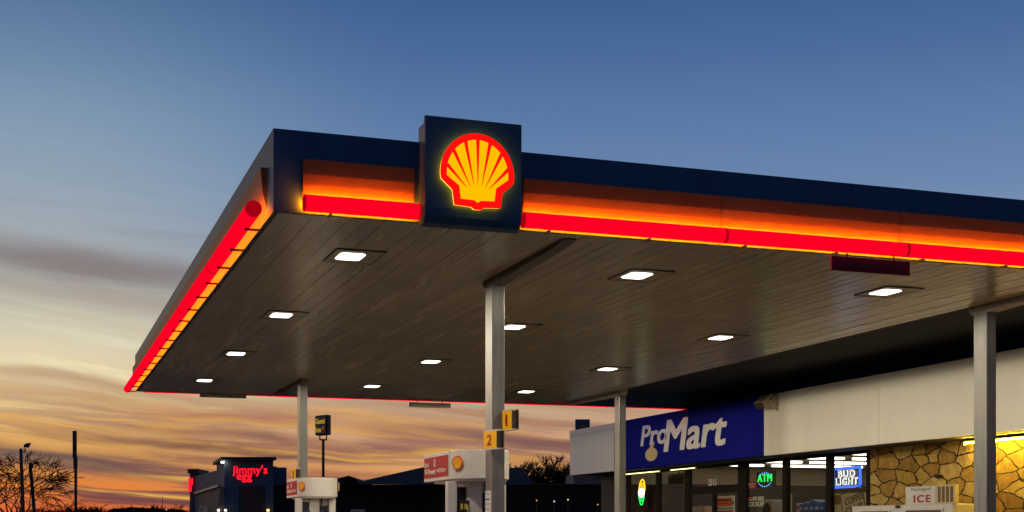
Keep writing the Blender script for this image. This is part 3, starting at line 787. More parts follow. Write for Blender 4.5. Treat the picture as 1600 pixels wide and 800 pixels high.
mb = MB(); npath(mb, [(998, 776), (1001, 788.5), (1003.5, 788.5), (1006.5, 776)]); npath(mb, [(998, 776), (1000.5, 777.5), (1002.3, 784), (1004.5, 777), (1006.5, 776)], .015); mb.build("husk", m_ng, cn)

at_ = thing("atm_sign", npt(1195, 762), "black window sign with green glowing letters ATM ringed by blue dots", "neon sign")
a, b = npt(1182, 763), npt(1209, 737)
mb = MB(); mb.box(nx, nx + .06, b.y, a.y, npt(1195, 762).z, npt(1195, 737).z); bb = mb.build("board", m_black, at_)
a, b = npt(1184.5, 753.5), npt(1206.5, 743)
lettering("lettering", "ATM", (nx - .004, a.y, a.z), -YP, ZP, a.y - b.y, .20, m_ng, bb, bold=.0, depth=.02, spacing=1.12)
mb = MB(); cc = npt(1195.5, 749.5)
for k in range(20):
    a = 2 * math.pi * k / 20
    if abs(math.sin(a)) < .55: continue
    mb.tube(cc + Vector((-.005, -math.cos(a) * .36, math.sin(a) * .185)), cc + Vector((-.025, -math.cos(a) * .36, math.sin(a) * .185)), .016, n=8)
mb.build("dot_ring", glow("neon_dots", (.15, .45, 1), 1.6), bb)

bl = thing("beer_sign", npt(1324, 763), "blue framed neon beer sign with white outlined letters in the window", "neon sign")
P4 = [npt(1302.5, 733), npt(1344, 729.5), npt(1345.5, 759), npt(1306, 763)]
ye = [P4[3].y, P4[1].y - .02]; ze = [P4[3].z, P4[1].z]
tb = MB()
y0_, y1_ = P4[0].y, P4[1].y; z0_, z1_ = (P4[3].z + P4[2].z) / 2, (P4[0].z + P4[1].z) / 2
tb.box(nx + .02, nx + .05, y1_ + .03, y0_ - .03, z0_ + .03, z1_ - .03); bbx = tb.build("backing", m_black, bl)
mb = MB()
for (p, q) in (((y0_, z0_), (y0_, z1_)), ((y0_, z1_), (y1_, z1_)), ((y1_, z1_), (y1_, z0_)), ((y1_, z0_), (y0_, z0_))):
    mb.tube((nx, p[0], p[1]), (nx, q[0], q[1]), .034, n=10)
mb.build("blue_frame", m_nb, bl)
wdt = y0_ - y1_; hgt = z1_ - z0_
m_letdark = mat("letter_dark_fill", (.03, .03, .035), .5)
for s_, zf, wf, xo, w0 in (("BUD", .52, .64, .17, 2.3), ("LIGHT", .12, .84, .08, 3.3)):
    o1 = Vector((nx - .002, y0_ - wdt * xo, z0_ + hgt * zf)); bd_ = .04
    fw, fh = bd_ / (w0 + 2 * bd_), bd_ / (.73 + 2 * bd_)
    lettering("letter_glow", s_, o1, -YP, ZP, wdt * wf, hgt * .37, m_nw, bbx, bold=bd_, depth=.012, spacing=1.22)
    lettering("letter_face", s_, o1 + Vector((-.013, -wdt * wf * fw, hgt * .37 * fh)), -YP, ZP, wdt * wf * (1 - 2 * fw), hgt * .37 * (1 - 2 * fh), m_letdark, bbx, bold=-.005, depth=.006, spacing=1.22)
mb = MB()
for k in (.35, .65): mb.tube((nx + .02, y0_ - wdt * k, z1_), (nx + .02, y0_ - wdt * k, 3.3), .006, n=6)
mb.build("hanging_wire", m_black, bl)

# coffee poster with an opaque shelf line above
m_poster = mat("poster_tan", (.42, .34, .19), .6, var=.1)
m_posterdark = mat("poster_ink", (.04, .05, .03), .6)
cp = thing("coffee_poster", on_x(1329, 800, WX + .1), "tan coffee club poster filling the window below the neon beer sign", "poster")
a, b = on_x(1299, 800, WX + .12), on_x(1359, 771, WX + .12)
mb = MB(); mb.box(WX + .115, WX + .13, 27.85, 29.42, .9, 2.34); pb = mb.build("sheet", m_poster, cp)
mb = MB(); mb.box(WX + .09, WX + .14, 27.85, 29.42, 2.35, 2.46); mb.build("rail", m_soffit, cp)
tx = WX + .113
dv = Vector((0, -1, .22)).normalized()
lettering("lettering", "COFFEE", (tx, 28.93, 2.03), dv, Vector((0, .22, 1)).normalized(), .80, .17, m_posterdark, pb, bold=.02, depth=.004)
lettering("lettering", "CLUB", (tx, 28.90, 1.78), dv, Vector((0, .22, 1)).normalized(), .76, .19, m_posterdark, pb, bold=.02, depth=.004)
mb = MB(); u_ = dv; v_ = Vector((0, .22, 1)).normalized(); o_ = Vector((tx + .001, 29.02, 1.70))
for (p, q) in (((0, 0), (0, .62)), ((0, .62), (.96, .62)), ((.96, .62), (.96, 0))):
    mb.tube(o_ + u_ * p[0] + v_ * p[1], o_ + u_ * q[0] + v_ * q[1], .014, n=6)
mb.build("badge_border", m_posterdark, pb)
mb = MB(); cq = on_x(1308.5, 781, tx)
mb.prism([cq + Vector((0, -math.cos(k * .3142) * .17, math.sin(k * .3142) * .125)) for k in range(20)], (-.006, 0, 0)); rb = mb.build("round_badge", mat("badge_maroon", (.20, .05, .03), .5), pb)
mb = MB(); mb.prism([cq + Vector((-.007, -math.cos(k * .3142) * .12, math.sin(k * .3142) * .088)) for k in range(20)], (-.004, 0, 0)); mb.build("badge_centre", mat("badge_olive", (.12, .09, .02), .5), rb)

# television under the ceiling
tvx = thing("television", on_x(1057, 766, 19.3), "old grey tube television hung in the window left of the door", "television")
ta, tb_ = on_x(1043, 764, 19.2), on_x(1070, 744, 19.2)
m_tv = mat("tv_grey_case", (.12, .115, .10), .7, spec=.1); m_tvs = mat("tv_screen", (.035, .034, .032), .8, spec=.1)
mb = MB(); mb.box(19.2, 19.38, tb_.y, ta.y, ta.z + .02, tb_.z + .1); mb.build("case", m_tv, tvx, bevel=.04)
mb = MB(); mb.box(19.19, 19.198, tb_.y + .1, ta.y - .1, ta.z + .14, tb_.z - .0); mb.build("screen", m_tvs, tvx)
mb = MB(); mb.tube((19.3, (ta.y + tb_.y) / 2, tb_.z + .1), (19.3, (ta.y + tb_.y) / 2, 3.6), .03); mb.build("bracket", m_black, tvx)

# notices and posters in the door and window
m_orange = mat("poster_orange", (.62, .10, .03), .6); m_green = mat("poster_green", (.06, .28, .10), .6); m_white2 = mat("paper_white", (.68, .64, .55), .6); m_red2 = mat("label_red", (.42, .02, .03), .6)
def sheet(name, label, cat, px0, px1, py0, py1, X, m, bits=(), group=None):
    a, b = on_x(px0, py1, X), on_x(px1, py0, X)
    zc0 = on_x((px0 + px1) / 2, py1, X).z; zc1 = on_x((px0 + px1) / 2, py0, X).z
    t = thing(name, (X, (a.y + b.y) / 2, zc0), label, cat, group)
    mb = MB(); mb.box(X, X + .008, b.y, a.y, zc0, zc1); s_ = mb.build("sheet", m, t)
    for (nm, u0, u1, v0, v1, mm_) in bits:
        mb = MB(); mb.box(X - .004, X - .001, a.y + (b.y - a.y) * u1, a.y + (b.y - a.y) * u0, zc0 + (zc1 - zc0) * v0, zc0 + (zc1 - zc0) * v1)
        mb.build(nm, mm_, s_)
    return t
sheet("door_poster", "orange and white poster hung behind the shop door glass", "poster", 1120, 1148, 775, 803, WX + .14, m_white2,
      (("orange_block", .06, .86, .42, .90, m_orange), ("green_block", .84, .98, .50, .72, m_green), ("pale_stripe", .15, .75, .74, .80, m_white2), ("pale_stripe", .15, .8, .58, .62, m_white2), ("green_block", .05, .95, .26, .36, m_green), ("dark_print", .1, .9, .04, .2, m_red2)))
sheet("window_label", "dark red label high in the window beside the ATM sign", "label", 1167, 1182, 753, 764, WX + .09, m_red2, (("print", .1, .9, .62, .78, m_white2), ("print", .3, .8, .25, .45, m_white2)), "labels stuck in the shop window")
sheet("window_label", "white label block below the ATM sign with several lines", "label", 1168, 1193, 776, 782, WX + .09, m_white2, (("print", .02, .25, .3, 1, m_orange), ("print", .28, .31, 0, 1, m_ink), ("print", .62, .66, 0, 1, m_ink)), "labels stuck in the shop window")
sheet("window_label", "white picture label with a green patch above the cash machine", "label", 1168, 1193, 775 + 9, 791, WX + .09, m_white2, (("print", .03, .28, .2, .8, m_green), ("print", .4, .5, .2, .8, m_ink), ("print", .7, .78, .3, .9, m_ink)), "labels stuck in the shop window")
# cash machine
m_kiosk = mat("kiosk_grey", (.36, .33, .28), .5)
km = thing("cash_machine", (19.2, 32.6, .14), "pale grey cash machine standing inside the window below the ATM sign", "cash machine")
a, b = on_x(1182, 783, 19.2), on_x(1206, 783, 19.2)
mb = MB(); mb.box(19.2, 19.75, b.y, a.y, .14, 2.28); kb = mb.build("cabinet", m_kiosk, km, bevel=.05)
cq = Vector((19.195, b.y + .28, 1.98))
mb = MB(); mb.prism([cq + Vector((0, math.cos(k * .3142) * .2, math.sin(k * .3142) * .22)) for k in range(20)], (-.01, 0, 0)); mb.build("round_panel", m_indark, kb)
# cartons by the door
for (p0, p1, lab) in ((1080, 1090, "pale cardboard carton inside the door, nearer the television"), (1090.5, 1101, "pale cardboard carton inside the door, nearer the orange poster")):
    a, b = on_x(p0, 790, 19.4), on_x(p1, 790, 19.4)
    cb_ = thing("carton", (19.4, (a.y + b.y) / 2, .14), lab, "box", "cartons inside the shop door")
    mb = MB(); mb.box(19.4, 19.8, b.y + .01, a.y - .01, .14, 2.18); q_ = mb.build("box", mat("cardboard_pale", (.40, .27, .20), .8), cb_, bevel=.008)
    mb = MB(); mb.box(19.396, 19.399, (a.y + b.y) / 2 - .02, (a.y + b.y) / 2 + .02, 1.6, 2.18); mb.build("tape", m_poster, q_)
# blue packs on a display shelf, a few bright goods in front
m_pack = mat("blue_wrap", (.02, .10, .34), .35, var=.4, vscale=9); m_pack2 = mat("pale_wrap", (.4, .42, .38), .4, var=.3, vscale=12)
sx_ = 19.6
sh = thing("display_shelf", (sx_, 30.6, .14), "dark goods shelf inside the window left of the beer sign", "shelf")
mb = MB(); mb.box(sx_, sx_ + .5, 29.6, 31.9, .14, 1.92); mb.build("shelf_body", m_indark, sh)
words_ = ["beside the grey post", "second along from the grey post", "third along from the grey post", "fourth along from the grey post", "fifth along, next to the pale pack"]
p0 = 1287.0
for k in range(5):
    a, b = on_x(p0 - 8, 795, sx_), on_x(p0, 795, sx_)
    hh = (2.19, 2.20, 2.25, 2.19, 2.17)[k]
    t = thing("blue_pack", (sx_ + .02, (a.y + b.y) / 2, 1.925), "shiny blue wrapped pack on the goods shelf, " + words_[k], "package", "blue packs on the goods shelf")
    mb = MB(); mb.box(sx_ + .02, sx_ + .4, b.y + .01, a.y - .01, 1.925, hh); mb.build("wrap", m_pack, t, bevel=.04)
    mb = MB(); mb.box(sx_ + .014, sx_ + .019, b.y + .05, a.y - .05, 1.99, 2.06); mb.build("print_band", m_pack2, t)
    p0 -= 8.2
a, b = on_x(1243, 795, sx_), on_x(1249, 795, sx_)
t = thing("pale_pack", (sx_ + .02, (a.y + b.y) / 2, 1.925), "small pale green pack at the end of the blue packs", "package")
mb = MB(); mb.box(sx_ + .02, sx_ + .3, b.y, a.y, 1.925, 2.17); mb.build("wrap", m_pack2, t, bevel=.02)
mb = MB(); mb.box(sx_ + .015, sx_ + .019, b.y + .03, a.y - .03, 2.0, 2.1); mb.build("print_band", m_red2, t)
for (p, lab) in ((1236.5, "thin pale upright rod inside the window left of the blue packs"),):
    a = on_x(p, 800, 19.4)
    mb = MB(); mb.tube((19.4, a.y, .14), (19.4, a.y, 2.42), .022)
    tag(mb.build("upright_rod", m_poster, loc=(19.4, a.y, .14)), lab, "rod")

# ---------------------------------------------------------------- ice merchandiser
m_ice = mat("ice_chest_white", (.66, .64, .62), .4, var=.12)
m_icedoor = mat("ice_door_dark", (.10, .09, .095), .2)
m_icered = mat("ice_letter_red", (.42, .02, .04), .5)
m_tan = mat("ice_side_tan", (.60, .50, .40), .5)
ix0, iy0, iy1, iz = 17.55, 23.35, 26.95, 1.985
ic = thing("ice_merchandiser", (ix0, 25.1, .14), "white ice merchandiser cabinet standing against the flagstone wall", "ice chest")
mb = MB(); mb.box(ix0, WX - .05, iy0, iy1, .14, iz); ib = mb.build("cabinet", m_ice, ic, bevel=.025)
mb = MB(); mb.box(ix0 + .08, WX - .06, iy0 - .012, iy0 - .002, .2, iz - .03); mb.build("side_panel", m_tan, ib)
for (a, b) in ((25.45, 26.62), (23.62, 24.92)):
    mb = MB(); mb.box(ix0 - .03, ix0 - .002, a, b, .5, 1.90); dr = mb.build("door", m_ice, ic, bevel=.012)
    mb = MB(); mb.box(ix0 - .036, ix0 - .031, a + .05, b - .05, .6, 1.86); mb.build("door_glass", m_icedoor, dr)
    mb = MB(); mb.tube((ix0 - .06, b - .02, 1.0), (ix0 - .06, b - .02, 1.5), .014); mb.build("handle", m_silver, dr)
mb = MB(); cq = Vector((ix0 - .004, 25.18, 1.945)); mb.prism([cq + Vector((0, math.cos(k * .3927) * .09, math.sin(k * .3927) * .035)) for k in range(16)], (-.02, 0, 0)); mb.build("hinge_knob", m_black, ic)
isg = thing("ice_sign", (ix0 + .05, 24.4, iz), "white packaged ice sign with red letters on top of the ice cabinet", "sign")
mb = MB(); mb.box(ix0 + .02, ix0 + .12, 23.92, 24.95, iz, 2.36); ibd = mb.build("board", m_ice, isg, bevel=.008)
xx = ix0 + .018
lettering("lettering", "Packaged", (xx, 24.74, 2.25), -YP, ZP, .66, .085, mat("sign_grey_text", (.16, .17, .15), .5), ibd, depth=.004)
lettering("lettering", "ICE", (xx, 24.66, 2.02), -YP, ZP, .58, .16, m_icered, ibd, bold=.035, depth=.006, spacing=1.25)
vt = thing("vent_unit", (ix0 + .05, 23.6, iz), "cream louvred vent box beside the ice sign", "vent")
mb = MB(); mb.box(ix0 + .02, ix0 + .12, 23.30, 23.90, iz, 2.37); vb = mb.build("housing", mat("vent_cream", (.62, .50, .28), .5), vt, bevel=.008)
mb = MB()
for k in range(4): mb.box(ix0 + .012, ix0 + .019, 23.345 + k * .135, 23.345 + k * .135 + .085, iz + .03, 2.335)
mb.build("louvre", mat("vent_brown", (.16, .10, .05), .6, var=.5, vscale=25), vb)
# small black camera on the stone wall
sc_ = thing("security_camera", (WX, 24.9, 2.62), "small black camera fixed to the flagstone wall", "camera")
c = on_x(1467, 744, WX - .08)
mb = MB(); mb.tube(c + Vector((.08, 0, 0)), c + Vector((-.02, .0, .0)), .035); mb.build("mount", m_black, sc_)
mb = MB(); mb.tube(c + Vector((-.02, .08, .01)), c + Vector((-.06, -.06, -.02)), .045); mb.build("body", m_black, sc_)

# ---------------------------------------------------------------- background buildings
def obx(mb, px0, px1, py0, py1, d, depth):
    """real box seen face on at distance d: pixel bounds give its size, depth goes away"""
    a = at(px0, py1, d); b = at(px1, py0, d)
    w = (px1 - px0) / FPX * d
    return mb.obox(a, RV * w, FV * depth, ZP * (b.z - a.z))
GY = 828 + 1                      # anything down to here reaches below eye level
def gbox(mb, px0, px1, py0, d, depth, zb=0.0):
    a = at(px0, py0, d); w = (px1 - px0) / FPX * d
    return mb.obox((a.x, a.y, zb), RV * w, FV * depth, ZP * (a.z - zb))

m_dine = mat("diner_blue_stucco", (.055, .085, .13), .8, var=.15)
m_dine2 = mat("diner_brown", (.07, .055, .055), .8, var=.2)
m_trim = mat("diner_trim_dark", (.02, .018, .018), .7)
m_stonepier = mat("diner_stone_pier", (.20, .13, .12), .8, var=.3, vscale=2)
m_neonred = glow("diner_red_letters", (1.0, .01, .03), 1.25)
m_wallpack = glow("wall_lamp", (1, .95, .75), 20)
m_burg = mat("diner_burgundy_door", (.05, .008, .012), .6)
D = 140.0
dn = thing("diner", at(385, 800, D) * Vector((1, 1, 0)) if False else Vector((at(385, 800, D).x, at(385, 800, D).y, 0)), "dark blue diner with a square tower and glowing red letters", "restaurant")
DV = FV * 9 - RV * 2.7
a = at(350.5, 718, D); tw_w = (427 - 350.5) / FPX * D
mb = MB(); mb.obox((a.x, a.y, 0), RV * tw_w, DV, ZP * a.z)
mb.build("tower", m_dine, dn)
# side wing runs away to the left
pA = at(341, 800, D + 1.5); pB = at(297, 800, D + 38)
pA.z = pB.z = 0
side = (pB - pA)
sn_ = Vector((-side.y, side.x, 0)).normalized(); sn_ = sn_ if sn_.x > 0 else -sn_
mb = MB(); mb.obox(pA + FV * 6, side - FV * 6, sn_ * 6, ZP * (at(325, 737, D + 20).z)); mb.build("wing", m_dine, dn)
mb = MB(); w0 = pA + FV * 2; mb.obox(w0 - sn_ * .2, side * .93, sn_ * 4, ZP * at(340, 761, D + 4).z); wl = mb.build("lower_wing", m_dine2, dn)
mb = MB(); z_ = at(340, 761, D + 4).z; mb.obox(w0 - sn_ * .5 + ZP * z_, side * .93, sn_ * 4.4, ZP * .25); mb.build("wing_coping", m_signgrey, wl)
ls = side.normalized()
lettering("lettering", "RESTAURANT", (w0 - sn_ * .22 + ls * (side.length * .70) + ZP * (z_ - 2.6)), -ls, ZP, side.length * .36, 1.0, mat("diner_faint_letters", (.30, .30, .32), .6), wl, depth=.05)
# roof caps
za = at(390, 715, D).z
mb = MB(); a = at(345, 715, D - 1.0); mb.obox(Vector((a.x, a.y, za - .28)), RV * (5.6), FV * 11 - RV * 3.2, ZP * .3)
mb.build("roof", m_trim, dn)
mb = MB(); gbox(mb, 296.5, 309, 737, D + 34, 4); tw = mb.build("far_tower", m_dine, dn)
mb = MB(); a = at(293, 734.5, D + 33); mb.obox(Vector((a.x, a.y, a.z - .4)), RV * 1.35, FV * 6, ZP * .55); mb.build("far_tower_roof", m_trim, tw)
a = at(294, 768, D + 33.4)
mb = MB(); h_ = at(294, 746, D + 33.4).z - a.z; mb.obox(a + ZP * h_ * .45, RV * .55, FV * .3, ZP * h_ * .5); mb.obox(a, RV * .32 + Vector((.05, 0, 0)), FV * .3, ZP * h_ * .42); mb.build("side_letters", m_neonred, tw)
# stone piers, door
mb = MB(); b0, b1 = at(340, 793, D - .4), at(348, 762, D - .4)
mb.prism([Vector(at(px, py, D - .35)) for px, py in ((337, 829), (346, 829), (350, 760), (344, 762))], FV * .33); mb.build("stone_pier", m_stonepier, dn)
mb = MB(); mb.prism([Vector(at(px, py, D + 31.5)) for px, py in ((294, 829), (299, 829), (302, 771), (297, 772))], FV * .33); mb.build("stone_pier", m_stonepier, dn)
mb = MB(); gbox(mb, 373, 414, 759, D - .05, .05); dd = mb.build("door_recess", m_trim, dn)
mb = MB(); gbox(mb, 380, 404, 761, D - .08, .03); mb.build("burgundy_door", m_burg, dd)
# letters
def dl(s, px0, px1, py0, py1):
    o = at(px0, py1, D - .02); w = (px1 - px0) / FPX * D; h = (py1 - py0) / FPX * D
    m_backing = m_black
    lettering("letter_backing", s, o - RV * .04 - ZP * .04 - FV * .05, RV, ZP, w + .08, h + .08, m_backing, dn, bold=.05, depth=.05, spacing=1.06)
    lettering("lettering", s, o - FV * .11, RV, ZP, w, h, m_neonred, dn, bold=.028, depth=.08, spacing=1.06)
dl("jimmy's", 364, 418.5, 727, 744.5)
dl("egg", 370, 394.5, 741, 754)
mb = MB(); c = at(345.5, 723, D - .4); mb.obox(c, RV * .22, FV * .3, ZP * .12); mb.build("wall_lamp", m_wallpack, dn)
m_lowlamp = glow('door_lamp_white', (1, .9, .65), 2.2)
for px_, cc_ in ((339.5, m_lowlamp), (350.5, m_lowlamp), (417, glow("amber_wall_lamp", (1, .5, .12), 4))):
    mb = MB(); c = at(px_, 799, D - .6); mb.obox(c, RV * .2, FV * .2, ZP * .22); mb.build("door_lamp", cc_, dn)
mb = MB(); c = at(427, 731, D + .5); mb.obox(c, RV * .3, FV * .3, ZP * .14); mb.build("side_lamp", m_trim, dn)

# long dark workshop with shallow gables
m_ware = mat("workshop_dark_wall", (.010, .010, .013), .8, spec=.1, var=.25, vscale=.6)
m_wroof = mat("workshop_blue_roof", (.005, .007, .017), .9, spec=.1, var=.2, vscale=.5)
D2 = 78.0
wh = thing("workshop", Vector((at(600, 800, D2).x, at(600, 800, D2).y, 0)), "long dark workshop with a low blue gable roof behind the dispensers", "workshop")
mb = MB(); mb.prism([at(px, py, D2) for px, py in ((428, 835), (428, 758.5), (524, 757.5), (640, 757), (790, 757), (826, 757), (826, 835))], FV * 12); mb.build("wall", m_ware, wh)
mb = MB(); mb.prism([at(px, py, D2 - .4) for px, py in ((500, 757.6), (525, 748), (545, 743.2), (556, 748), (563, 757.4))], FV * 9); mb.build("small_gable", m_ware, wh)
mb = MB()
rA, rB, rC, rD = at(552, 757.0, D2 - .8), at(836, 756.6, D2 - .8), at(815, 731, D2 + 9), at(663, 729.5, D2 + 9)
rE, rF = at(836, 757, D2 + 19), at(540, 757, D2 + 19)
mb.add([rA, rB, rC, rD, rE, rF], [(0, 1, 2, 3), (1, 4, 2), (4, 5, 3, 2), (5, 0, 3), (0, 5, 4, 1)]); mb.build("roof", m_wroof, wh)
mb = MB(); a = at(428, 758.5, D2 - .2); mb.obox(a, RV * (12 / FPX * 0 + 4.2), FV * 8, ZP * .12); mb.build("parapet", m_trim, wh)
mb = MB(); mb.obox(at(548, 800, D2 - .1), RV * .8, FV * .08, ZP * .15); mb.build("pale_notice", m_signgrey, wh)

# low dark wall/building between the trees and the forecourt
D3 = 62.0
lw = thing("storage_shed", Vector((at(880, 800, D3).x, at(880, 800, D3).y, 0)), "long low black shed below the bare trees beside the shop", "shed")
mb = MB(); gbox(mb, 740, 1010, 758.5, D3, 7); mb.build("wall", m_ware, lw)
mb = MB(); a = at(738, 757.6, D3 - .2); mb.obox(a, RV * 7.9, FV * 7.4, ZP * .05); mb.build("roof_edge", m_trim, lw)
for px_ in (825, 893, 925):
    mb = MB(); gbox(mb, px_, px_ + 1.6, 772, D3 - 2, .08); tag(mb.build("post", m_ware, lw))

D4 = 70.0
nb = thing("neighbour_building", Vector((at(930, 800, D4).x, at(930, 800, D4).y, 0)), "dark eaved building seen past the shop's pale fascia end", "building")
m_nb2 = mat("neighbour_wall", (.13, .12, .12), .8, var=.2)
mb = MB(); gbox(mb, 896, 1010, 732, D4, 10); nbw = mb.build("wall", m_nb2, nb)
mb = MB(); mb.prism([at(px, py, D4 - .6) for px, py in ((891, 731.5), (909, 721), (1012, 716), (1012, 733), (897, 733))], FV * 11); mb.build("roof", m_trim, nb)
m_blueglow = mat("blue_letters", (.03, .05, .22), .5)
mb = MB()
for k, px_ in enumerate((930, 937, 943, 948.5, 953.5)):
    a = at(px_, 748.5, D4 - .1)
    w_ = .12; h_ = .2
    mb.obox(a, RV * .035, FV * .05, ZP * .2); mb.obox(a + RV * .10, RV * .035, FV * .05, ZP * .2)
    mb.obox(a + RV * .035, RV * .065, FV * .05, ZP * .04 if k % 2 == 0 else ZP * .05)
mb.build("blue_letters", m_blueglow, nbw)

# roadside pylon with the shell emblem, unlit
sp_ = thing("pylon_sign", Vector((at(911, 800, 88).x, at(911, 800, 88).y, 0)), "unlit navy pylon sign with a dim shell behind the shop's end", "sign", "tall roadside signs")
m_dimr = mat("dim_shell_red", (.10, .02, .01), .5); m_dimy = mat("dim_shell_brown", (.16, .085, .02), .5)
a = at(899, 685, 88); z1 = at(899, 655, 88).z
mb = MB(); mb.obox(a, RV * .93, FV * .5, ZP * (z1 - a.z)); pb_ = mb.build("cabinet", m_navysign, sp_, bevel=.03)
emblem(pb_, at(910.5, 670.5, 87.97), RV, ZP, .36, .03, (m_dimr, m_dimy, m_dimy))
c = at(910, 0, 88.2); mb = MB(); mb.tube((c.x, c.y, 0), (c.x, c.y, a.z), .12); mb.build("pole", m_black, sp_)

# motel sign
gi = thing("motel_sign", Vector((at(505, 800, 110).x, at(505, 800, 110).y, 0)), "dark motel pole sign with faded yellow letters beside the far column", "sign", "tall roadside signs")
m_navy2 = mat("motel_face_navy", (.012, .014, .03), .5); m_goldtext = glow("motel_gold_letters", (1, .60, .04), .42); m_suno = glow("motel_sun", (1, .18, .10), .22)
a = at(492.5, 679, 110); z1 = at(492.5, 647.5, 110).z; gx_ = at(509.5, 679, 110)
wd = (511 - 492.5) / FPX * 110
mb = MB(); mb.prism([Vector((p.x, p.y, a.z)) for p in (at(492.5, 0, 111.2), at(511, 0, 110), at(517.5, 0, 110.6), at(499, 0, 111.8))], ZP * (z1 - a.z)); cb2 = mb.build("cabinet", m_black, gi, bevel=.08)
p0_, p1_ = at(493.3, 0, 111.18), at(510.2, 0, 110.0); p0_.z = p1_.z = 0
fx_ = (p1_ - p0_).normalized(); fn_ = fx_.cross(ZP)
mb = MB(); mb.prism([p0_ + fx_ * .03 + fn_ * .06 + ZP * (a.z + .08), p1_ + fn_ * .06 + ZP * (a.z + .08), p1_ + fn_ * .06 + ZP * (z1 - .08), p0_ + fx_ * .03 + fn_ * .06 + ZP * (z1 - .08)], fn_ * .02); fp = mb.build("face", m_navy2, cb2)
fl_ = (p1_ - p0_).length; gh = z1 - a.z
lettering("lettering", "Guest", p0_ + fx_ * (fl_ * .08) + fn_ * .085 + ZP * (a.z + gh * .56), fx_, ZP, fl_ * .86, gh * .27, m_goldtext, fp, bold=.01, depth=.03)
lettering("lettering", "Inn", p0_ + fx_ * (fl_ * .08) + fn_ * .085 + ZP * (a.z + gh * .14), fx_, ZP, fl_ * .50, gh * .27, m_goldtext, fp, bold=.01, depth=.03)
mb = MB(); cq = p0_ + fx_ * (fl_ * .78) + fn_ * .085 + ZP * (a.z + gh * .33); mb.prism([cq + fx_ * (math.cos(k * .6283) * .13) + ZP * (math.sin(k * .6283) * .18) for k in range(10)], fn_ * .02); mb.build("sun_mark", m_suno, fp)
mb = MB(); c = at(505, 0, 110.9)
zt = a.z; zb_ = at(505, 686, 110).z
for s_ in (-.27, .27):
    q = c + RV * s_; mb.tube((q.x, q.y, zb_), (q.x, q.y, zt), .05, n=8)
q0, q1 = c - RV * .30, c + RV * .30; mb.tube((q0.x, q0.y, zb_), (q1.x, q1.y, zb_), .06, n=8)
mb.build("yoke", m_black, gi)
mb = MB(); mb.tube((c.x, c.y, 0), (c.x, c.y, zb_), .13, .11); mb.build("pole", m_black, gi)

# slim edge-on billboard pole
es2 = thing("billboard_pole", Vector((at(117.5, 800, 95).x, at(117.5, 800, 95).y, 0)), "tall black sign seen edge on above the horizon", "sign", "tall roadside signs")
mb = MB(); a = at(113.3, 712, 95); mb.obox(a, RV * .30, (FV - RV * .3162) * 3.2, ZP * (at(113, 673, 95).z - a.z)); mb.build("upper_cabinet", m_black, es2)
mb = MB(); a = at(114.4, 729.5, 95); mb.obox(a, RV * .30, (FV - RV * .3162) * 2.6, ZP * (at(113, 713, 95).z - a.z)); mb.build("lower_cabinet", m_black, es2)
mb = MB(); c = at(118.3, 0, 96); mb.tube((c.x, c.y, 0), (c.x, c.y, a.z), .10); mb.build("pole", m_black, es2)

# floodlight poles
def lamp_pole(px0, py0, px1, d, label, big):
    top = at(px0, py0, d); bot = at(px1, 800, d)
    zdir = (top - bot) / (top.z - bot.z); base = bot - zdir * bot.z
    t = thing("floodlight_pole", (base.x, base.y, 0), label, "light pole", "floodlight poles beside the bare tree")
    mb = MB(); mb.tube(base, top, .09 * d / 60, .07 * d / 60, n=8); mb.build("pole", m_black, t)
    k = d / FPX
    mb = MB()
    if big:
        e = top - ZP * (5 * k); mb.path([e, e + RV * 7 * k, e + RV * 7 * k + ZP * 6 * k], .8 * k, 6); mb.path([e + RV * 5 * k, e + RV * 5 * k + ZP * 6 * k], .5 * k, 6)
    else:
        e = top - ZP * (7 * k); mb.path([e, e + RV * 7 * k + ZP * 5 * k], .7 * k, 6)
    mb.build("arm", m_black, t)
    hc = e + RV * (4 if big else 5) * k + ZP * (7 if big else 5) * k
    mb = MB(); mb.prism([hc, hc + RV * 6 * k, hc + RV * 9.5 * k + ZP * 7 * k, hc + RV * 5 * k + ZP * 6.5 * k, hc + RV * 1 * k + ZP * 4.5 * k] if big else
                        [hc, hc + RV * 4 * k, hc + RV * 6.5 * k + ZP * 2.5 * k, hc + RV * 2 * k + ZP * 2.2 * k], FV * 8 * k); mb.build("lamp_head", m_black, t)
lamp_pole(32.5, 701, 36, 70, "taller floodlight pole with a large angled lamp head", True)
lamp_pole(47, 722.5, 53.5, 85, "shorter leaning light pole with a small lamp head", False)

# small lit street lamps seen far off below the trees
m_farwarm = glow("far_lamp_warm", (1, .40, .10), 1.0); m_farwhite = glow("far_lamp_white", (1, .75, .45), 1.4)
for (px_, py_, mm_, lab) in ((838.5, 782, m_farwarm, "orange far street lamp under the trees, nearest the workshop"), (866, 783.5, m_farwhite, "white far street lamp under the thin trees"),
                             (887.5, 781, m_farwhite, "white far street lamp with a warm halo above a pale post"), (940.5, 780.5, m_farwarm, "orange far street lamp close to the shop, higher one"), (934, 788.5, m_farwarm, "orange far street lamp close to the shop, lower one")):
    c = at(px_, py_, D3 - 4)
    t = thing("street_lamp", (c.x, c.y, 0), lab, "street lamp", "small far street lamps")
    mb = MB(); mb.tube((c.x, c.y, 0), (c.x, c.y, c.z - .02), .02, n=6); mb.build("post", m_black, t)
    mb = MB(); mb.tube(c - ZP * .02, c + ZP * .03, .028, .022, n=8); mb.build("lamp", mm_, t)

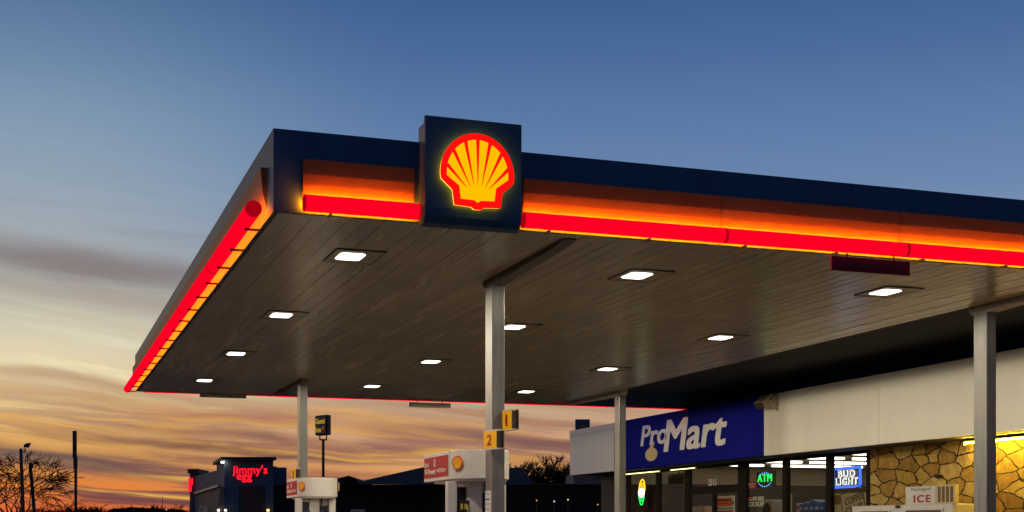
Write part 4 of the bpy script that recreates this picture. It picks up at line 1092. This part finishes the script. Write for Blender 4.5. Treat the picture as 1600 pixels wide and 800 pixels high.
# ---------------------------------------------------------------- trees
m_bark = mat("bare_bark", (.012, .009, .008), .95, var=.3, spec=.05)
def grow(mb, p, d, ln, r, lev, rg, droop, spread, rmin=.03):
    n = 3 if lev > 0 else 2
    q = p; dd = d.copy(); kids = []; r = max(r, rmin)
    for i in range(n):
        dd = (dd + Vector((rg.gauss(0, .07), rg.gauss(0, .07), rg.gauss(0, .05) - droop * (.08 if lev < 3 else 0)))).normalized()
        q2 = q + dd * (ln / n)
        ra, rb = r * (1 - .35 * i / n), r * (1 - .35 * (i + 1) / n)
        mb.tube(q, q2, ra, rb, n=5 if lev > 3 else 3, caps=False)
        kids.append((q2, dd.copy(), rb)); q = q2
    if lev == 0: return
    m = rg.choice((2, 3, 3)) if lev > 1 else rg.choice((3, 4))
    for k in range(m):
        base, bd, br = kids[-1] if k < 2 else kids[rg.randrange(len(kids))]
        ax = bd.orthogonal().normalized(); ax.rotate(Matrix.Rotation(rg.uniform(0, 6.28), 3, bd))
        nd = bd.copy(); nd.rotate(Matrix.Rotation(rg.uniform(.25, spread), 3, ax))
        nd = (nd + Vector((0, 0, .10 if droop <= 0 else -.02))).normalized()
        grow(mb, base, nd, ln * rg.uniform(.68, .92), br * rg.uniform(.55, .75), lev - 1, rg, droop, spread, rmin)
def bare_tree(px, d, ztop, label, seed, droop=0.0, spread=.62, lev=7, lean=0.0, name="bare_tree"):
    rg = random.Random(seed)
    c = at(px, 800, d)
    t = thing(name, (c.x, c.y, 0), label, "tree", "bare winter trees")
    tr = MB(); cr = MB()
    h = ztop
    tl = h * .30
    base = Vector((c.x, c.y, 0)); top = base + Vector((RV * lean + ZP).normalized()) * tl
    tr.tube(base, (base + top) / 2, h * .030, h * .026, n=8); tr.tube((base + top) / 2, top, h * .026, h * .021, n=8)
    for k in range(4):
        a = 2 * math.pi * k / 4 + rg.uniform(-.5, .5)
        nd = Vector((math.cos(a) * .55, math.sin(a) * .55, 1)).normalized()
        grow(cr, top - ZP * rg.uniform(0, tl * .25), nd, h * .27, h * .014, lev - 1, rg, droop, spread, .00025 * d)
    # bring the crown to the measured height
    zm = max(v[2] for v in cr.v); s = (h - tl) / (zm - tl)
    cr.v = [(v[0], v[1], tl + (v[2] - tl) * s) for v in cr.v]
    tr.build("trunk", m_bark, t); cr.build("crown", m_bark, t)
def ztop(py, d): return CZ + (HORIZ - py) / FPX * d
bare_tree(18, 75, ztop(702, 75), "large bare tree with drooping twigs behind the floodlight poles", 5, lev=6, droop=.9, spread=0.76, lean=.1)
bare_tree(-28, 82, ztop(700, 82), "bare tree at the street's end partly outside the picture", 9, lev=6, droop=.8, spread=0.72)
bare_tree(826, 108, ztop(709, 108), "tallest bare tree beyond the workshop's hipped roof", 21, lev=7, spread=0.64)
bare_tree(866, 112, ztop(722, 112), "lower bare tree left of the dark eaved building", 33, lev=7, spread=0.68)
bare_tree(888, 118, ztop(726, 118), "spreading bare tree touching the dark eaved building", 37, lev=6, spread=0.72)
bare_tree(908, 125, ztop(712, 125), "bare tree partly hidden behind the pale fascia end", 41, lev=7, spread=0.64)
bare_tree(801, 115, ztop(721, 115), "thin bare tree just right of the near column", 52, lev=6, spread=0.56)

# far treeline and low roofs along the horizon
tl = MB(); rg = random.Random(77)
for px_ in list(range(58, 300, 7)):
    d = 190 + rg.uniform(-20, 30)
    yt = 793 + rg.uniform(-6, 4) - (6 if 165 < px_ < 0 else 0)
    c = at(px_, 800, d); h = ztop(yt, d)
    cm = MB()
    for k in range(5):
        a = rg.uniform(0, 6.28)
        grow(cm, Vector((c.x, c.y, h * .15)), Vector((math.cos(a) * .8, math.sin(a) * .8, 1)).normalized(), h * .4, .10, 4, rg, 0, .9, .05)
    zm = max(v[2] for v in cm.v); cm.v = [(v[0], v[1], v[2] * h / zm) for v in cm.v]
    tl.add(cm.v, cm.f)
tag(tl.build("distant_treeline", m_bark), "ragged far row of bushes along the horizon", "treeline", kind='stuff')
fb = thing("far_house", Vector((at(215, 800, 230).x, at(215, 800, 230).y, 0)), "low dark far house with two small lights on the horizon", "house")
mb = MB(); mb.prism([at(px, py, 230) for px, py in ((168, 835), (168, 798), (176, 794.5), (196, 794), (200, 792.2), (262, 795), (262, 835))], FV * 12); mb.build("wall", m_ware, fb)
mb = MB(); a = at(236, 796, 229.5); mb.obox(a, RV * .5, FV * .3, ZP * .55); mb.build("chimney", m_ware, fb)
for px_, py_ in ((257.5, 797.5),): 
    mb = MB(); a = at(px_, py_, 229.6); mb.obox(a, RV * .35, FV * .2, ZP * .22); mb.build("lamp", m_farwhite, fb)
mb = MB(); a = at(207, 797.5, 229.6); mb.obox(a, RV * .3, FV * .2, ZP * .15); mb.build("lamp", m_farwarm, fb)
mb = MB(); a = at(253.8, 800, 200); mb.tube((a.x, a.y, 0), (a.x, a.y, ztop(775, 200)), .08, .03, n=6)
tag(mb.build("radio_mast", m_black, loc=(a.x, a.y, 0)), "thin radio mast sticking up from the far roofs", "mast")
